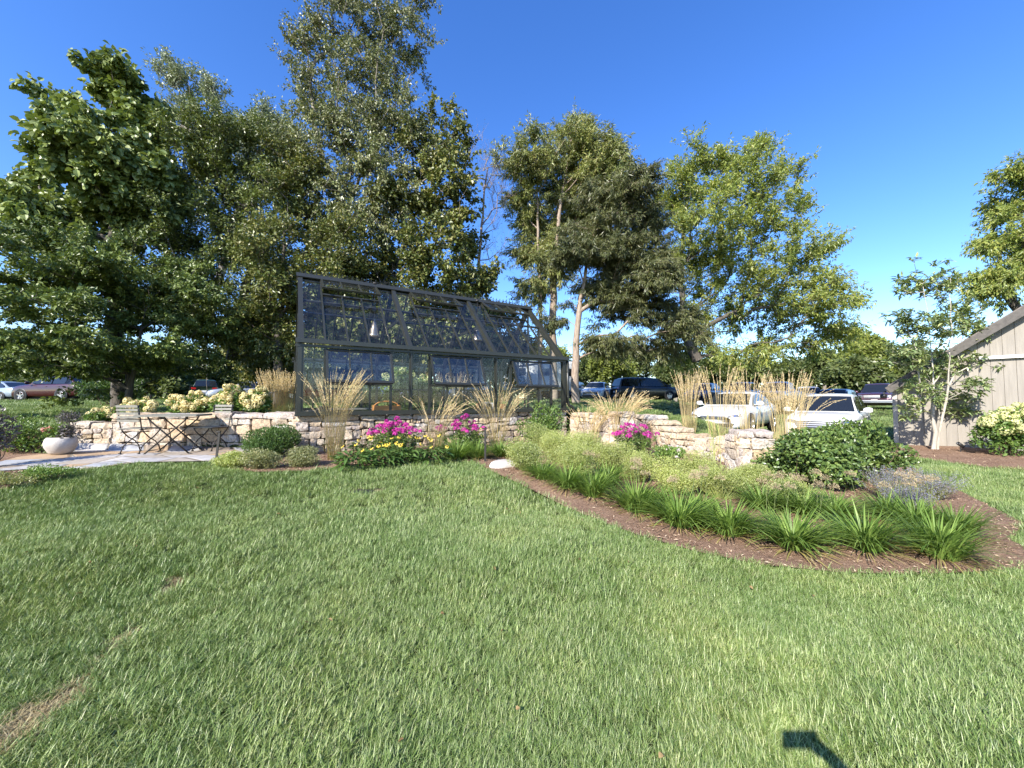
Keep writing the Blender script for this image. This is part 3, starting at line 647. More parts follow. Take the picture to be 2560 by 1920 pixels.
M['leaf_far_lime'] = leafmat('distant_lime_leaf', [(.17, .21, .045), (.23, .26, .06)], .3, bright=0.95)

def skeleton(trunks, clumps, rng, step=.55, sag=.0, pen=.3):
    """greedy branching: every clump joins the cheapest point of the tree grown so far"""
    pos, par, pl = [], [], []
    for tr in trunks:
        for k, p in enumerate(tr):
            if k == 0 and pos and np.linalg.norm(np.array(p)-np.array(pos[0])) < .02: last = 0; continue
            pr = -1 if k == 0 else last
            if pr >= 0:
                a = np.array(pos[pr]); b = np.array(p); m = max(1, int(np.linalg.norm(b-a)/step))
                for q in range(1, m+1):
                    pos.append(a+(b-a)*q/m+(rng.normal(size=3)*.03 if q < m else 0)); par.append(pr); pl.append(pl[pr]+np.linalg.norm(b-a)/m); pr = len(pos)-1
                last = pr
            else: pos.append(np.array(p, float)); par.append(-1); pl.append(0.0); last = len(pos)-1
    base = pos[0]
    order = np.argsort(np.linalg.norm(clumps-np.median(np.array(pos), 0), axis=1)); ends = np.zeros(len(clumps), int)
    zmin = base[2]+.12*(clumps[:, 2].max()-base[2])
    for ci in order:
        c = clumps[ci]; A = np.array(pos); d = np.linalg.norm(A-c, axis=1)
        cost = d+pen*np.array(pl)+np.maximum(0, A[:, 2]-c[2]+.15)*.9+(A[:, 2] < zmin)*4
        k = int(np.argmin(cost)); a = A[k]; L = d[k]; m = max(1, int(L/step)); pr = k
        off = rng.normal(size=3)*L*.07; off[2] += L*(.09-sag)
        for q in range(1, m+1):
            t = q/m; pos.append(a+(c-a)*t+off*math.sin(PI*t)+(rng.normal(size=3)*.03*L/m if q < m else 0)); par.append(pr); pl.append(pl[pr]+L/m); pr = len(pos)-1
        ends[ci] = pr
    return np.array(pos), np.array(par), ends
def limb_mesh(pos, par, ends, r_trunk, r_tip, nside=6, flare=1.25):
    cnt = np.zeros(len(pos)); cnt[ends] += 1
    for k in range(len(pos)-1, -1, -1):
        if par[k] >= 0: cnt[par[k]] += cnt[k]
    r = r_tip+(r_trunk-r_tip)*(cnt/max(1, cnt.max()))**.72; 
    h = pos[:, 2]-pos[0, 2]; r = r*(1+(flare-1)*np.exp(-h/.35)*(h < 2))
    k = np.where(par >= 0)[0]; pr = par[k]
    r0 = np.minimum(r[pr], r[k]*1.35); g = Geo(); big = r[k] > .04
    sticks(g, pos[pr][big], pos[k][big]+(pos[k]-pos[pr])[big]*.03, r0[big], r[k][big], nside)
    if (~big).any(): sticks(g, pos[pr][~big], pos[k][~big], r0[~big], r[k][~big], 4)
    return g
def blob_points(blobs, n, rng, shell=.42):
    b = np.array(blobs); vol = b[:, 3]*b[:, 4]*b[:, 5]; vol = vol**.8; pick = rng.choice(len(b), n, p=vol/vol.sum())
    return b[pick, :3]+inball(n, rng, shell)*b[pick, 3:6]
def tree(name, label, d, trunks, blobs, clumps, twigs, per, leaf, lm, bark, seed, r=.2, cat='tree', group=None, ltw=.7, up=.2, droop=.0, spread=.18, rtip=.007, dz=.85, gaps=1.32, flat=0, six=False, base=None, dd=None, sag=0):
    """blobs/trunks given as photo pixels at depth d; the crown gets the same depth as its width"""
    rng = np.random.default_rng(seed); clumps = int(clumps*1.45); per = int(per*1.6) if per > 1 else per
    T = []
    for tr in trunks:
        T.append([P(*q[:2], d+(q[2] if len(q) > 2 else 0)) for q in tr])
    b0 = T[0][0].copy(); zg = gz(b0[0], b0[1])-.05
    for tr in T:
        if abs(tr[0][2]-zg) < 1.6: tr[0][2] = zg
    B = []
    for q in blobs:
        off = q[4] if len(q) > 4 else rng.uniform(-.45, .45)*S(q[2], d)*2
        c = P(q[0], q[1], d+off); rx, ry = S(q[2], d), S(q[3], d); B.append((*c, rx, max(rx, ry)*dz, ry))
    cl = blob_points(B, int(clumps*gaps), rng); Bm = np.mean([b_[3] for b_ in B]); kf = 3.4/max(.6, Bm); ph_ = rng.uniform(0, 6, 6)
    nz = np.sin(cl@np.array((.9, .5, .3))*kf+ph_[0])+np.sin(cl@np.array((-.4, .3, 1.0))*kf*1.15+ph_[1])+np.sin(cl@np.array((.2, -.8, .7))*kf*1.4+ph_[2])+.6*np.sin(cl@np.array((1.1, .2, -.9))*kf*2.1+ph_[3])
    cl = cl[np.argsort(-nz)][:clumps]; mid_ = np.array([b_[:3] for b_ in B]).mean(0)            # open gaps between boughs
    far_ = rng.random(len(cl)) < .08; cl[far_] = cl[far_]+nrm(cl[far_]-mid_)*(rng.uniform(.15, .55, far_.sum())*Bm)[:, None]; pos, par, ends = skeleton(T, cl, rng, sag=sag)
    t = thing(name, label, cat, T[0][0], 0, group)
    g = limb_mesh(pos, par, ends, r, rtip)
    # twigs with leaves
    ctr = np.mean(cl, 0); ctr[2] -= .3*(cl[:, 2].max()-cl[:, 2].min())
    nt_ = clumps*twigs; base_ = np.repeat(cl, twigs, 0); outw = nrm(base_-ctr)
    D = nrm(outw*.75+rdir(nt_, rng)*.95+np.array((0, 0, up)))
    if flat: D[:, 2] *= flat; D = nrm(D)
    Lt = ltw*rng.uniform(.45, 1.15, nt_); b = base_+rdir(nt_, rng)*.08*ltw; e = b+D*Lt[:, None]-np.array((0, 0, 1))*(droop*Lt**1.5)[:, None]
    sticks(g, b, e, rtip*.8, rtip*.25, 3)
    g.build('trunk', bark, t, smooth=True)
    if per:
        n = nt_*per; f = rng.random((nt_, per))**.8; Pn = (b[:, None]+(e-b)[:, None]*f[..., None]).reshape(-1, 3)
        Dt = np.repeat(nrm(e-b), per, 0); L, Wd, hang = leaf
        Pn = Pn+rdir(n, rng)*spread*(rng.random(n)**.5)[:, None]
        Dl = nrm(Dt*.6+rdir(n, rng)*.8-np.array((0, 0, hang))); Nl = nrm(rdir(n, rng)*.8+np.array((0, -.25, .75)))
        s = rng.uniform(.65, 1.2, n); gl = Geo()
        (leaves6 if six else leaves)(gl, Pn, Dl, Nl, L*s*1.22, Wd*s*1.25)
        gl.build('crown', M[lm], t)
    return t
tree('catalpa_tree', 'big leaved tree at the left with tiered boughs and drooping heart shaped leaves', 14, [[(300, 985), (290, 800), (280, 560), (275, 330), (285, 230)]],
     [(285, 240, 75, 62), (150, 268, 48, 38), (250, 390, 110, 85), (85, 450, 52, 42), (35, 585, 70, 30), (185, 560, 120, 65), (375, 330, 50, 80), (330, 480, 100, 95), (195, 330, 50, 40)], 185, 7, 15, (.165, .13, .75), 'leaf_catalpa', M['bark_dark'], 1, .2, gaps=1.4, six=True, ltw=.5, spread=.2)
tree('hornbeam_tree', 'low bright green tree with flat layered boughs sweeping above the dark red car', 12.6, [[(318, 985), (310, 880), (300, 760), (290, 660)], [(318, 985), (345, 870), (380, 740)]],
     [(40, 720, 150, 26), (240, 690, 170, 32), (400, 690, 120, 38), (110, 785, 190, 28), (320, 770, 170, 32), (450, 820, 110, 36), (70, 850, 150, 24), (250, 865, 170, 24), (150, 925, 150, 12), (390, 905, 130, 22), (210, 630, 130, 30), (480, 740, 70, 40)], 300, 6, 22, (.105, .055, .35), 'leaf_beech', M['bark_dark'], 2, .12, ltw=.62, flat=.28, spread=.085, dz=1.0)
tree('olive_tree', 'yellowish green rounded tree between the big leaved tree and the greenhouse', 15.5, [[(578, 988), (575, 860), (570, 700), (560, 520), (555, 380)], [(578, 900), (620, 700), (640, 480)]],
     [(500, 370, 80, 70), (590, 340, 80, 45), (650, 410, 90, 80), (560, 500, 130, 100), (470, 560, 90, 90), (480, 680, 110, 90), (600, 660, 130, 100), (560, 800, 120, 70), (440, 460, 60, 70), (680, 520, 70, 90), (420, 760, 80, 60)], 330, 6, 17, (.10, .052, .4), 'leaf_olive', M['bark_dark'], 3, .2, ltw=.75, spread=.2)
tree('shade_tree', 'dense green tree with dark trunk just left of the greenhouse', 14.5, [[(700, 988), (698, 860), (705, 700), (720, 500)]],
     [(760, 470, 90, 90), (700, 420, 60, 60), (780, 600, 110, 90), (690, 640, 90, 90), (720, 760, 90, 80), (860, 620, 90, 80), (650, 820, 80, 60), (800, 700, 90, 50), (820, 790, 100, 60), (760, 870, 90, 40)], 230, 6, 16, (.11, .06, .5), 'leaf_dark', M['bark_dark'], 4, .17, ltw=.7, spread=.18)
tree('silver_poplar', 'pale silvery leaved tree top rising behind the yellowish green tree', 23, [[(520, 985), (510, 700), (490, 400), (470, 200)], [(520, 800), (600, 500), (670, 330)]],
     [(425, 185, 38, 40), (480, 225, 55, 55), (530, 255, 40, 55), (600, 320, 50, 45), (650, 330, 45, 60), (700, 350, 40, 70), (450, 300, 60, 60), (560, 380, 80, 60), (660, 430, 70, 60)], 170, 6, 12, (.14, .07, .1), 'leaf_silver', M['bark_grey'], 5, .22, ltw=.8, up=.5, spread=.2)
tree('tall_birch', 'tallest tree, sparse and grey green with hanging leaves, reaching out of the picture', 17, [[(905, 988), (905, 800), (880, 560), (855, 350), (835, 150), (840, -60)], [(905, 700), (960, 450), (990, 250), (980, 60)], [(880, 560), (800, 380), (770, 180)]],
     [(775, 110, 75, 70), (880, 40, 100, 70), (825, -50, 90, 45), (965, 100, 90, 80), (1030, 15, 55, 20), (1035, 170, 40, 50), (790, 235, 90, 70), (910, 220, 120, 80), (755, 330, 50, 50), (850, 360, 130, 90), (980, 320, 100, 80), (800, 480, 90, 80), (930, 490, 120, 90), (725, 150, 25, 40), (1060, 90, 25, 30), (950, -60, 90, 40)], 380, 6, 13, (.10, .058, .9), 'leaf_birch', M['bark_grey'], 6, .2, ltw=.85, spread=.13, droop=.15)
tree('broadleaf_tree', 'dark broad leaved tree with yellow tinged leaves rising behind the greenhouse roof', 15.5, [[(1005, 988), (1010, 800), (1030, 560), (1070, 330)], [(1005, 850), (930, 650), (900, 520)]],
     [(1085, 285, 50, 45), (1130, 350, 50, 65), (1050, 390, 70, 80), (1110, 490, 80, 90), (1000, 520, 90, 90), (1160, 590, 70, 80), (1080, 650, 90, 80), (960, 670, 100, 70), (1200, 700, 55, 45), (880, 700, 90, 60), (1000, 770, 110, 60), (1140, 740, 80, 40), (940, 790, 90, 60), (1060, 830, 110, 50), (1150, 800, 70, 50), (900, 860, 90, 40)], 300, 6, 13, (.13, .09, .6), 'leaf_dark', M['bark_grey'], 7, .18, ltw=.6, spread=.15)
tree('bare_tree', 'thin bare twiggy tree against the sky at the right edge of the leafy group', 18, [[(1190, 988), (1195, 800), (1200, 620), (1215, 450)]],
     [(1190, 380, 30, 50), (1215, 430, 40, 60), (1240, 500, 40, 80), (1260, 420, 25, 40), (1225, 600, 45, 60), (1250, 640, 30, 40)], 60, 5, 1, (.06, .03, .4), 'leaf_conifer', M['bark_tan'], 8, .08, ltw=.9, up=.7, rtip=.006)
tree('tall_conifer', 'tall feathery conifer with two pale bare lower trunks behind the greenhouse', 19, [[(1384, 992), (1384, 860), (1383, 720), (1400, 520), (1430, 330)], [(1350, 992), (1352, 800), (1345, 600), (1340, 430)]],
     [(1420, 345, 75, 38), (1345, 400, 65, 55), (1440, 430, 110, 75), (1520, 420, 50, 70), (1310, 500, 45, 50), (1400, 540, 100, 70), (1330, 620, 50, 50), (1490, 530, 80, 80), (1330, 720, 40, 30), (1390, 660, 60, 40), (1480, 400, 70, 50), (1540, 500, 50, 70), (1290, 440, 35, 50), (1385, 620, 70, 50), (1375, 710, 45, 40), (1345, 560, 50, 40)], 400, 7, 20, (.17, .036, .55), 'leaf_conifer', M['bark_tan'], 9, .19, gaps=1.05, ltw=.8, spread=.11, flat=.6, droop=.2)
tree('drooping_conifer', 'darker conifer with a pale straight trunk and long drooping boughs', 15, [[(1440, 1000), (1440, 900), (1448, 780), (1470, 640), (1510, 480)]],
     [(1500, 500, 60, 50), (1570, 480, 70, 50), (1610, 560, 70, 55), (1450, 640, 60, 30), (1560, 640, 100, 55), (1640, 690, 60, 70), (1590, 770, 90, 50), (1470, 750, 60, 16), (1690, 810, 55, 50), (1640, 870, 70, 30), (1540, 720, 90, 40), (1530, 850, 60, 26), (1500, 590, 90, 50), (1400, 800, 40, 20)], 320, 7, 24, (.15, .03, .75), 'leaf_conifer2', M['bark_tan'], 10, .155, ltw=.75, spread=.1, flat=.45, droop=.3, sag=.12)
tree('pecan_tree', 'wide airy yellow green tree with dark forking trunk right of the conifers', 20, [[(1742, 995), (1745, 900), (1770, 820), (1830, 680), (1880, 520)], [(1745, 900), (1715, 840), (1700, 700), (1710, 520)]],
     [(1720, 420, 70, 38), (1800, 420, 80, 45), (1900, 385, 40, 25), (1880, 460, 80, 55), (1970, 440, 40, 35), (1700, 510, 70, 65), (1800, 550, 110, 80), (1930, 560, 70, 80), (1990, 500, 30, 50), (1740, 670, 110, 80), (1880, 680, 110, 80), (2020, 640, 60, 45), (2075, 610, 35, 35), (2020, 750, 90, 55), (2100, 730, 35, 50), (1900, 790, 110, 60), (1760, 800, 100, 50), (1800, 885, 120, 28), (1950, 870, 100, 30), (2060, 840, 55, 40), (1690, 870, 70, 40), (2110, 800, 50, 60), (2000, 700, 70, 50)], 420, 6, 15, (.16, .052, .55), 'leaf_pecan', M['bark_dark'], 11, .30, gaps=1.05, ltw=.85, spread=.14, up=.3)
tree('walnut_tree', 'drooping pinnate tree rising behind the shed roof at the right edge', 18, [[(2600, 1010), (2595, 850), (2580, 650)], [(2595, 850), (2500, 700), (2470, 600)]],
     [(2545, 455, 45, 38), (2500, 535, 40, 40), (2570, 560, 60, 50), (2480, 610, 35, 35), (2530, 680, 80, 50), (2600, 470, 60, 60), (2640, 640, 80, 80), (2480, 700, 40, 35), (2520, 610, 50, 45)], 170, 6, 15, (.16, .05, .8), 'leaf_pecan', M['bark_dark'], 12, .22, ltw=.8, spread=.13, droop=.25)
for k, (px, d, h, lb) in enumerate([(660, 21, 130, 'shaded understory tree left of the greenhouse behind the tan grass'), (860, 21, 150, 'shaded understory tree behind the greenhouse at its first lamp'), (1010, 22, 150, 'shaded understory tree behind the middle of the greenhouse'), (1150, 22, 130, 'shaded understory tree behind the right half of the greenhouse'), (1235, 24, 90, 'small understory tree behind the right end of the greenhouse')]):
    tree('understory_tree', lb, d, [[(px, 995), (px+4, 930), (px-4, 850)]], [(px, 900, 75, 55), (px-40, 860, 60, h*.4), (px+45, 870, 60, h*.35), (px, 800, 55, h*.35)], 150, 6, 13, (.15, .085, .4), 'leaf_dark', M['bark_dark'], 160+k, .1, group='understory trees', ltw=.8, spread=.25)
def magnolia():
    rng = np.random.default_rng(13); d = 10.9
    t = thing('magnolia_tree', 'young two stemmed magnolia with pale trunks in front of the shed', 'tree', (11.96, 10.9, gz(11.96, 10.9)))
    tr = [[P(2333, 1128, d), P(2330, 1040, d), P(2333, 960, d), P(2325, 850, d+.1), P(2310, 730, d)], [P(2343, 1128, d), P(2352, 1060, d-.05), P(2366, 1000, d-.1), P(2372, 860, d-.1), P(2377, 700, d)]]
    B = [(2275, 710, 40, 30), (2330, 720, 45, 40), (2385, 700, 40, 35), (2265, 800, 40, 45), (2330, 820, 55, 45), (2400, 780, 50, 50), (2440, 830, 35, 35), (2255, 890, 45, 35), (2320, 920, 60, 40), (2390, 900, 55, 40), (2300, 980, 50, 35), (2385, 1000, 45, 35), (2440, 960, 35, 25), (2510, 925, 35, 12), (2410, 1030, 40, 14), (2275, 1030, 30, 20)]
    Bw = []
    for q in B: c = P(q[0], q[1], d+rng.uniform(-.5, .4)); Bw.append((*c, S(q[2], d), S(max(q[2:4]), d)*.8, S(q[3], d)))
    cl = blob_points(Bw, 430, rng); cl = np.concatenate((cl, [P(2283, 648, d), P(2333, 662, d), P(2208, 790, d), P(2365, 652, d), P(2530, 925, d-.2)]))
    pos, par, ends = skeleton(tr, cl, rng, .35, pen=.2); limb_mesh(pos, par, ends, .045, .004, 8).build('trunk', M['bark_pale'], t, smooth=True)
    g = Geo(); n = 15; k = len(cl)*n; b = np.repeat(cl, n, 0)+rng.normal(size=(k, 3))*.035; Dl = nrm(rdir(k, rng)*(1, 1, .55)+(0, 0, .12)); s = rng.uniform(.7, 1.15, k)
    leaves6(g, b, Dl, nrm(rdir(k, rng)*.35+np.array((0, 0, 1))), .165*s, .058*s, .22, .25); g.build('crown', M['leaf_magnolia'], t)
magnolia()
# far trees beyond the car park, each with its own crown and trunk
far = [(-60, 930, 80, 60, 38, 0), (60, 915, 70, 50, 42, 0), (170, 925, 70, 45, 36, 0), (380, 930, 90, 60, 34, 0), (520, 925, 80, 55, 40, 0), (640, 930, 60, 45, 44, 0), (780, 915, 80, 60, 42, 0), (900, 925, 80, 55, 46, 0), (1040, 915, 80, 55, 40, 0), (1180, 915, 70, 55, 48, 0),
       (1320, 925, 50, 40, 60, 0), (1380, 915, 50, 40, 52, 1), (1475, 925, 35, 45, 58, 0), (1530, 915, 45, 40, 50, 1), (1590, 915, 45, 42, 62, 0), (1690, 930, 50, 32, 55, 0), (1790, 930, 50, 30, 58, 0), (1880, 930, 45, 30, 52, 0), (1980, 935, 50, 28, 50, 0), (2060, 925, 45, 40, 48, 0), (2155, 890, 42, 52, 40, 1), (2130, 940, 50, 26, 36, 0), (2235, 925, 34, 40, 45, 0), (2290, 915, 60, 50, 46, 0)]
fl = ['small green tree beyond the car park at the far left edge', 'rounded tree beyond the dark red car at the left', 'bushy tree beyond the dark red car, left of the yew', 'shaded tree behind the yew and the green truck', 'tree behind the silver sedans', 'small tree behind the tan grass left of the greenhouse', 'tree seen through the left bay of the greenhouse', 'tree seen through the greenhouse beside the first lamp', 'tree seen through the middle bay of the greenhouse', 'tree seen through the right bay of the greenhouse',
      'low far tree just right of the greenhouse eave', 'yellowish far tree beside the pale conifer trunk', 'slender far tree right of the pale conifer trunk', 'lime tinged far tree left of the black minivan', 'tallest of the far trees behind the black minivan', 'far tree below the wide yellow green tree, left of its trunk', 'far tree directly behind the forked dark trunk', 'far tree between the forked trunk and the white sedan', 'far tree behind the white sedan roof', 'blue green far tree behind the dark blue car', 'bright lime rounded tree above the dark pickup truck', 'low green tree between the blue car and the pickup', 'thin far tree at the corner of the shed roof', 'far tree hidden behind the magnolia stems']
for k, (px, py, rx, ry, d, kind) in enumerate(far):
    b = [(px, py, rx, ry), (px-rx*.4, py+ry*.25, rx*.7, ry*.7), (px+rx*.45, py+ry*.2, rx*.65, ry*.7), (px+rx*.1, py-ry*.45, rx*.5, ry*.55)]
    tree('far_tree', fl[k], d, [[(px, 1000), (px+3, py+ry*.4), (px, py-ry*.4)]], b, 55, 5, 15, (.34, .2, .3), ['leaf_far', 'leaf_far_lime'][kind], M['bark_grey'], 100+k, .2, group='trees beyond the car park', ltw=1.1, spread=.45, rtip=.015)

def far_wood():
    rng = np.random.default_rng(150); g = Geo(); n = 620
    az = rng.uniform(math.radians(-62), math.radians(62), n); d = rng.uniform(85, 125, n); h = (3.6+2.2*np.sin(az*17)+1.8*np.sin(az*41+1)+1.2*np.sin(az*83))*rng.random(n)**.5
    c = np.column_stack((np.sin(az)*d, np.cos(az)*d, 1.6+h)); m = 95; q = np.repeat(c, m, 0)+inball(n*m, rng)*np.array((2.6, 2.6, 1.7))
    leaves(g, q, rdir(len(q), rng), nrm(rdir(len(q), rng)*.8+(0, -.3, .6)), rng.uniform(.6, 1.1, len(q)), rng.uniform(.4, .7, len(q)))
    tag(g.build('distant_wood', M['leaf_far']), 'continuous far off wood along the horizon behind the car park', 'wood', kind='stuff')
far_wood()
# ------------------------------------------------------------------ garden plants
M['g_box'] = leafmat('boxwood_leaf', [(.035, .07, .014), (.06, .11, .022), (.09, .14, .03)], .15, clump=.3, bright=1.3)
M['g_mid'] = leafmat('mid_green_leaf', [(.06, .11, .022), (.10, .16, .035), (.15, .20, .05)], .22, bright=1.35)
M['g_vib'] = leafmat('viburnum_leaf', [(.05, .085, .022), (.075, .12, .03), (.10, .155, .038), (.17, .22, .06)], .2, .35, .5, clump=.3, bright=1.2)
M['g_lime'] = leafmat('calamint_haze', [(.23, .27, .07), (.32, .36, .11), (.42, .43, .20), (.27, .32, .07)], .35, bright=1.15)
M['g_soft'] = leafmat('soft_grey_green', [(.15, .17, .07), (.21, .22, .10), (.26, .24, .11)], .3, bright=1.2)
M['g_strap'] = leafmat('strap_leaf', [(.055, .10, .016), (.09, .15, .026), (.13, .20, .04), (.19, .26, .06), (.06, .11, .02)], .3, .48, .4, clump=.2, bright=1.4)
M['g_strap_dry'] = leafmat('yellowing_strap_leaf', [(.42, .36, .10), (.50, .42, .16), (.34, .28, .12), (.36, .36, .08)], .3)
M['tan'] = leafmat('tan_grass_plume', [(.62, .46, .26), (.72, .57, .36), (.78, .65, .44), (.56, .40, .22)], .35, .8, .1, clump=.2)
M['tan_stem'] = leafmat('straw_stem', [(.52, .40, .20), (.62, .49, .27), (.45, .38, .17)], .25, .7, .2, clump=.2)
M['g_grass'] = leafmat('ornamental_grass_blade', [(.16, .20, .06), (.24, .26, .09), (.36, .32, .15)], .3)
M['cream'] = leafmat('cream_hydrangea_floret', [(.62, .54, .25), (.70, .60, .30), (.74, .66, .38), (.64, .48, .24)], .3, .7, .2, clump=.2, transcol=(1, 1, .8), bright=1.1)
M['cream2'] = leafmat('lime_cream_floret', [(.58, .60, .24), (.68, .68, .32), (.74, .72, .40)], .3, .7, .2, clump=.2, transcol=(1, 1, .8))
M['magenta'] = leafmat('magenta_phlox_petal', [(.40, .02, .21), (.52, .04, .29), (.62, .09, .38)], .3, .6, .2, clump=.1, transcol=(1, 1, 1))
M['pink'] = leafmat('salmon_pink_petal', [(.75, .28, .24), (.80, .42, .36), (.78, .33, .12)], .3, .6, .2, clump=.1, transcol=(1, 1, 1))
M['pale_pink'] = leafmat('pale_pink_petal', [(.78, .62, .58), (.80, .70, .66)], .3, .6, .2, clump=.1, transcol=(1, 1, 1))
M['yellow'] = leafmat('yellow_ray_petal', [(.80, .52, .03), (.82, .60, .08), (.80, .66, .18)], .25, .6, .2, clump=.1, transcol=(1, 1, 1))
M['cone'] = plain('dark_seed_cone', (.035, .022, .015), .9, 0, .1, .2, 30)
M['purple'] = leafmat('lavender_floret', [(.19, .18, .26), (.26, .25, .34), (.24, .24, .25), (.20, .22, .17)], .25, .7, .2, clump=.1, transcol=(1, 1, 1))
M['darkpurple'] = leafmat('dull_purple_leaf', [(.09, .075, .07), (.14, .12, .12), (.18, .155, .16)], .2)
M['seedhead'] = leafmat('dry_umbel', [(.42, .33, .20), (.50, .40, .26), (.36, .29, .18)], .25, .8, .1, clump=.1)
M['stem_g'] = plain('green_stem', (.12, .15, .05), .7, 0, .3, .2, 20)
M['stem_b'] = plain('brown_stem', (.13, .095, .06), .85, 0, .2, .2, 20)

def lumps(rng, rx, ry, rz, n, k=.55):
    """overlapping lobes that make one shrub outline"""
    c = inball(n, rng, .5)*np.array((rx, ry, rz))*(1-k*.6); c[:, 2] = c[:, 2]+rz*.95
    return [(*q, rx*k*rng.uniform(.7, 1.1), ry*k*rng.uniform(.7, 1.1), rz*k*rng.uniform(.7, 1.1)) for q in c]
def shrub(name, label, cat, loc, rx, ry, rz, n, L, W, mat, seed, group=None, nl=14, shell=.22, six=False, k=.5, stems=26, flowers=None, up=.4):
    """loc is the base; foliage is a shell of leaves on overlapping lobes"""
    rng = np.random.default_rng(seed); t = thing(name, label, cat, loc, 0, group)
    B = lumps(rng, rx, ry, rz, nl, k); Pn = blob_points(B, n, rng, shell); Pn = Pn[Pn[:, 2] > .02]; n = len(Pn)
    ctr = np.array((0, 0, rz*.7)); o = nrm(Pn-ctr); g = Geo(); s = rng.uniform(.65, 1.2, n)
    (leaves6 if six else leaves)(g, Pn, nrm(o*.6+rdir(n, rng)*.8+(0, 0, up*.5)), nrm(o*.7+rdir(n, rng)*.6+(0, 0, up)), L*s, W*s)
    g.build('foliage', M[mat], t, local=True)
    g = Geo(); e = blob_points(B, stems, rng, .6); b = np.column_stack((rng.normal(size=(stems, 2))*.06*rx/.5, np.full(stems, -.03))); m = (b+e)/2+rng.normal(size=(stems, 3))*.04
    sticks(g, b, m, .011*min(1.5, rz*1.6), .008*min(1.5, rz*1.6), 5); sticks(g, m, e, .008*min(1.5, rz*1.6), .003, 4); g.build('stems', M['stem_b'], t, local=True)
    if flowers: flowers(t, B, rng)
    return t
def heads(mat, n, r, h, florets, size, part='flower_heads', above=.0, front=True, tip=1.0):
    def f(t, B, rng):
        c = blob_points(B, n*4, rng, .02); top = c[:, 2]+ (-c[:, 1] if front else 0)*.5
        c = c[np.argsort(-top)][:n*2]; c = c[rng.permutation(len(c))[:n]]; c[:, 2] += above
        d = rdir(len(c)*florets, rng); s = np.repeat(rng.uniform(.7, 1.2, len(c)), florets)
        q = np.repeat(c, florets, 0)+d*np.array((r, r, h))*s[:, None]*(1-.35*np.maximum(d[:, 2:3], 0)*(1-1/tip) if tip > 1 else 1)
        L = size*rng.uniform(.7, 1.2, len(q)); u = nrm(np.cross(d, rdir(len(q), rng))); m = florets if n <= 12 else len(q)
        for a in range(0, len(q), m):
            k = slice(a, a+m); g = Geo(); leaves(g, q[k]-d[k]*size*.2, u[k], d[k], L[k], L[k]*.9, .1, .5); g.build(part, M[mat], t, local=True)
    return f
def G3(px, py): p = GP(px, py); return (p[0], p[1], p[2]+.015)
def at_d(px, d): x = (px-1280)/F_PX*d; return (x, d, gz(x, d)+.015)

# hydrangeas
HG = 'cream flowered hydrangeas'
for k, (px, d, rx, rz, lb) in enumerate([(275, 8.35, .42, .20, 'low cream hydrangea at the left end of the patio wall'), (352, 8.5, .42, .28, 'cream hydrangea behind the left folding chair'), (470, 8.55, .52, .30, 'cream hydrangea behind the middle of the bistro table'), (580, 8.6, .5, .34, 'cream hydrangea above the right folding chair'), (645, 8.7, .34, .30, 'small cream hydrangea next to the tan grass at the wall top')]):
    shrub('hydrangea_bush', lb, 'shrub', at_d(px, d), rx, .4, rz, 1500, .085, .055, 'g_mid', 300+k, HG, flowers=heads('cream', 44 if k else 26, .075, .075, 90, .04, above=.05))
shrub('hydrangea_bush', 'yellow cream hydrangea growing against the shed wall', 'shrub', (12.5, 9.7, gz(12.5, 9.7)+.02), .68, .6, .56, 4200, .10, .06, 'g_mid', 310, HG, nl=20, flowers=heads('cream2', 95, .10, .10, 100, .05, above=.1))
for k, (s, rz, lb) in enumerate([(1.9, .42, 'lime flowered hydrangea behind the greenhouse, seen left of the trug'), (3.0, .75, 'tall lime flowered hydrangea seen through the middle of the greenhouse'), (3.9, .55, 'lime flowered hydrangea behind the greenhouse near the grey pots')]):
    c = gh(s, GW+.75, 0); shrub('hydrangea_bush', lb, 'shrub', (c[0], c[1], gz(c[0], c[1])), .6, .45, rz, 1800, .09, .055, 'g_mid', 320+k, HG, flowers=heads('cream2', 30, .09, .11, 60, .042))
# round and broadleaf shrubs
shrub('boxwood_ball', 'dark green clipped round boxwood beside the greenhouse corner', 'shrub', at_d(683, 6.95), .42, .42, .29, 17000, .030, .02, 'g_box', 330, nl=22, shell=.12, k=.62)
shrub('rounded_shrub', 'rounded mid green shrub at the right end of the greenhouse wall', 'shrub', at_d(1355, 9.0), .56, .5, .50, 3800, .065, .036, 'g_mid', 331, nl=18)
VG = 'big broadleaf shrubs by the round pier'
shrub('viburnum_bush', 'large glossy broadleaf shrub in front of the white hatchback, left half', 'shrub', at_d(2020, 6.6), .88, .70, .50, 12500, .075, .042, 'g_vib', 332, VG, nl=26, k=.42, shell=.35, six=True, stems=40)
shrub('viburnum_bush', 'large glossy broadleaf shrub reaching towards the shed, taller right half', 'shrub', at_d(2150, 6.9), .80, .66, .57, 11500, .075, .042, 'g_vib', 333, VG, nl=26, k=.42, shell=.35, six=True, stems=40)
shrub('yew_bush', 'dark spreading yew in shade at the right of the dark red car', 'shrub', at_d(285, 17), 1.6, 1.1, .75, 6000, .13, .035, 'g_box', 334)
shrub('rose_bush', 'low rose bush with a few pale pink blooms below the stepped wall', 'shrub', G3(1672, 1172), .34, .3, .24, 1700, .05, .032, 'g_mid', 335, flowers=heads('pale_pink', 4, .035, .03, 30, .03, 'bloom'))
shrub('perennial_clump', 'dark green leafy plant behind the stone planter', 'plant', G3(60, 1135), .75, .5, .34, 2600, .06, .03, 'g_mid', 336)
shrub('perennial_clump', 'dull purple leaved plant at the far left edge of the patio', 'plant', at_d(-18, 5.9), .30, .3, .52, 1100, .07, .035, 'darkpurple', 337)
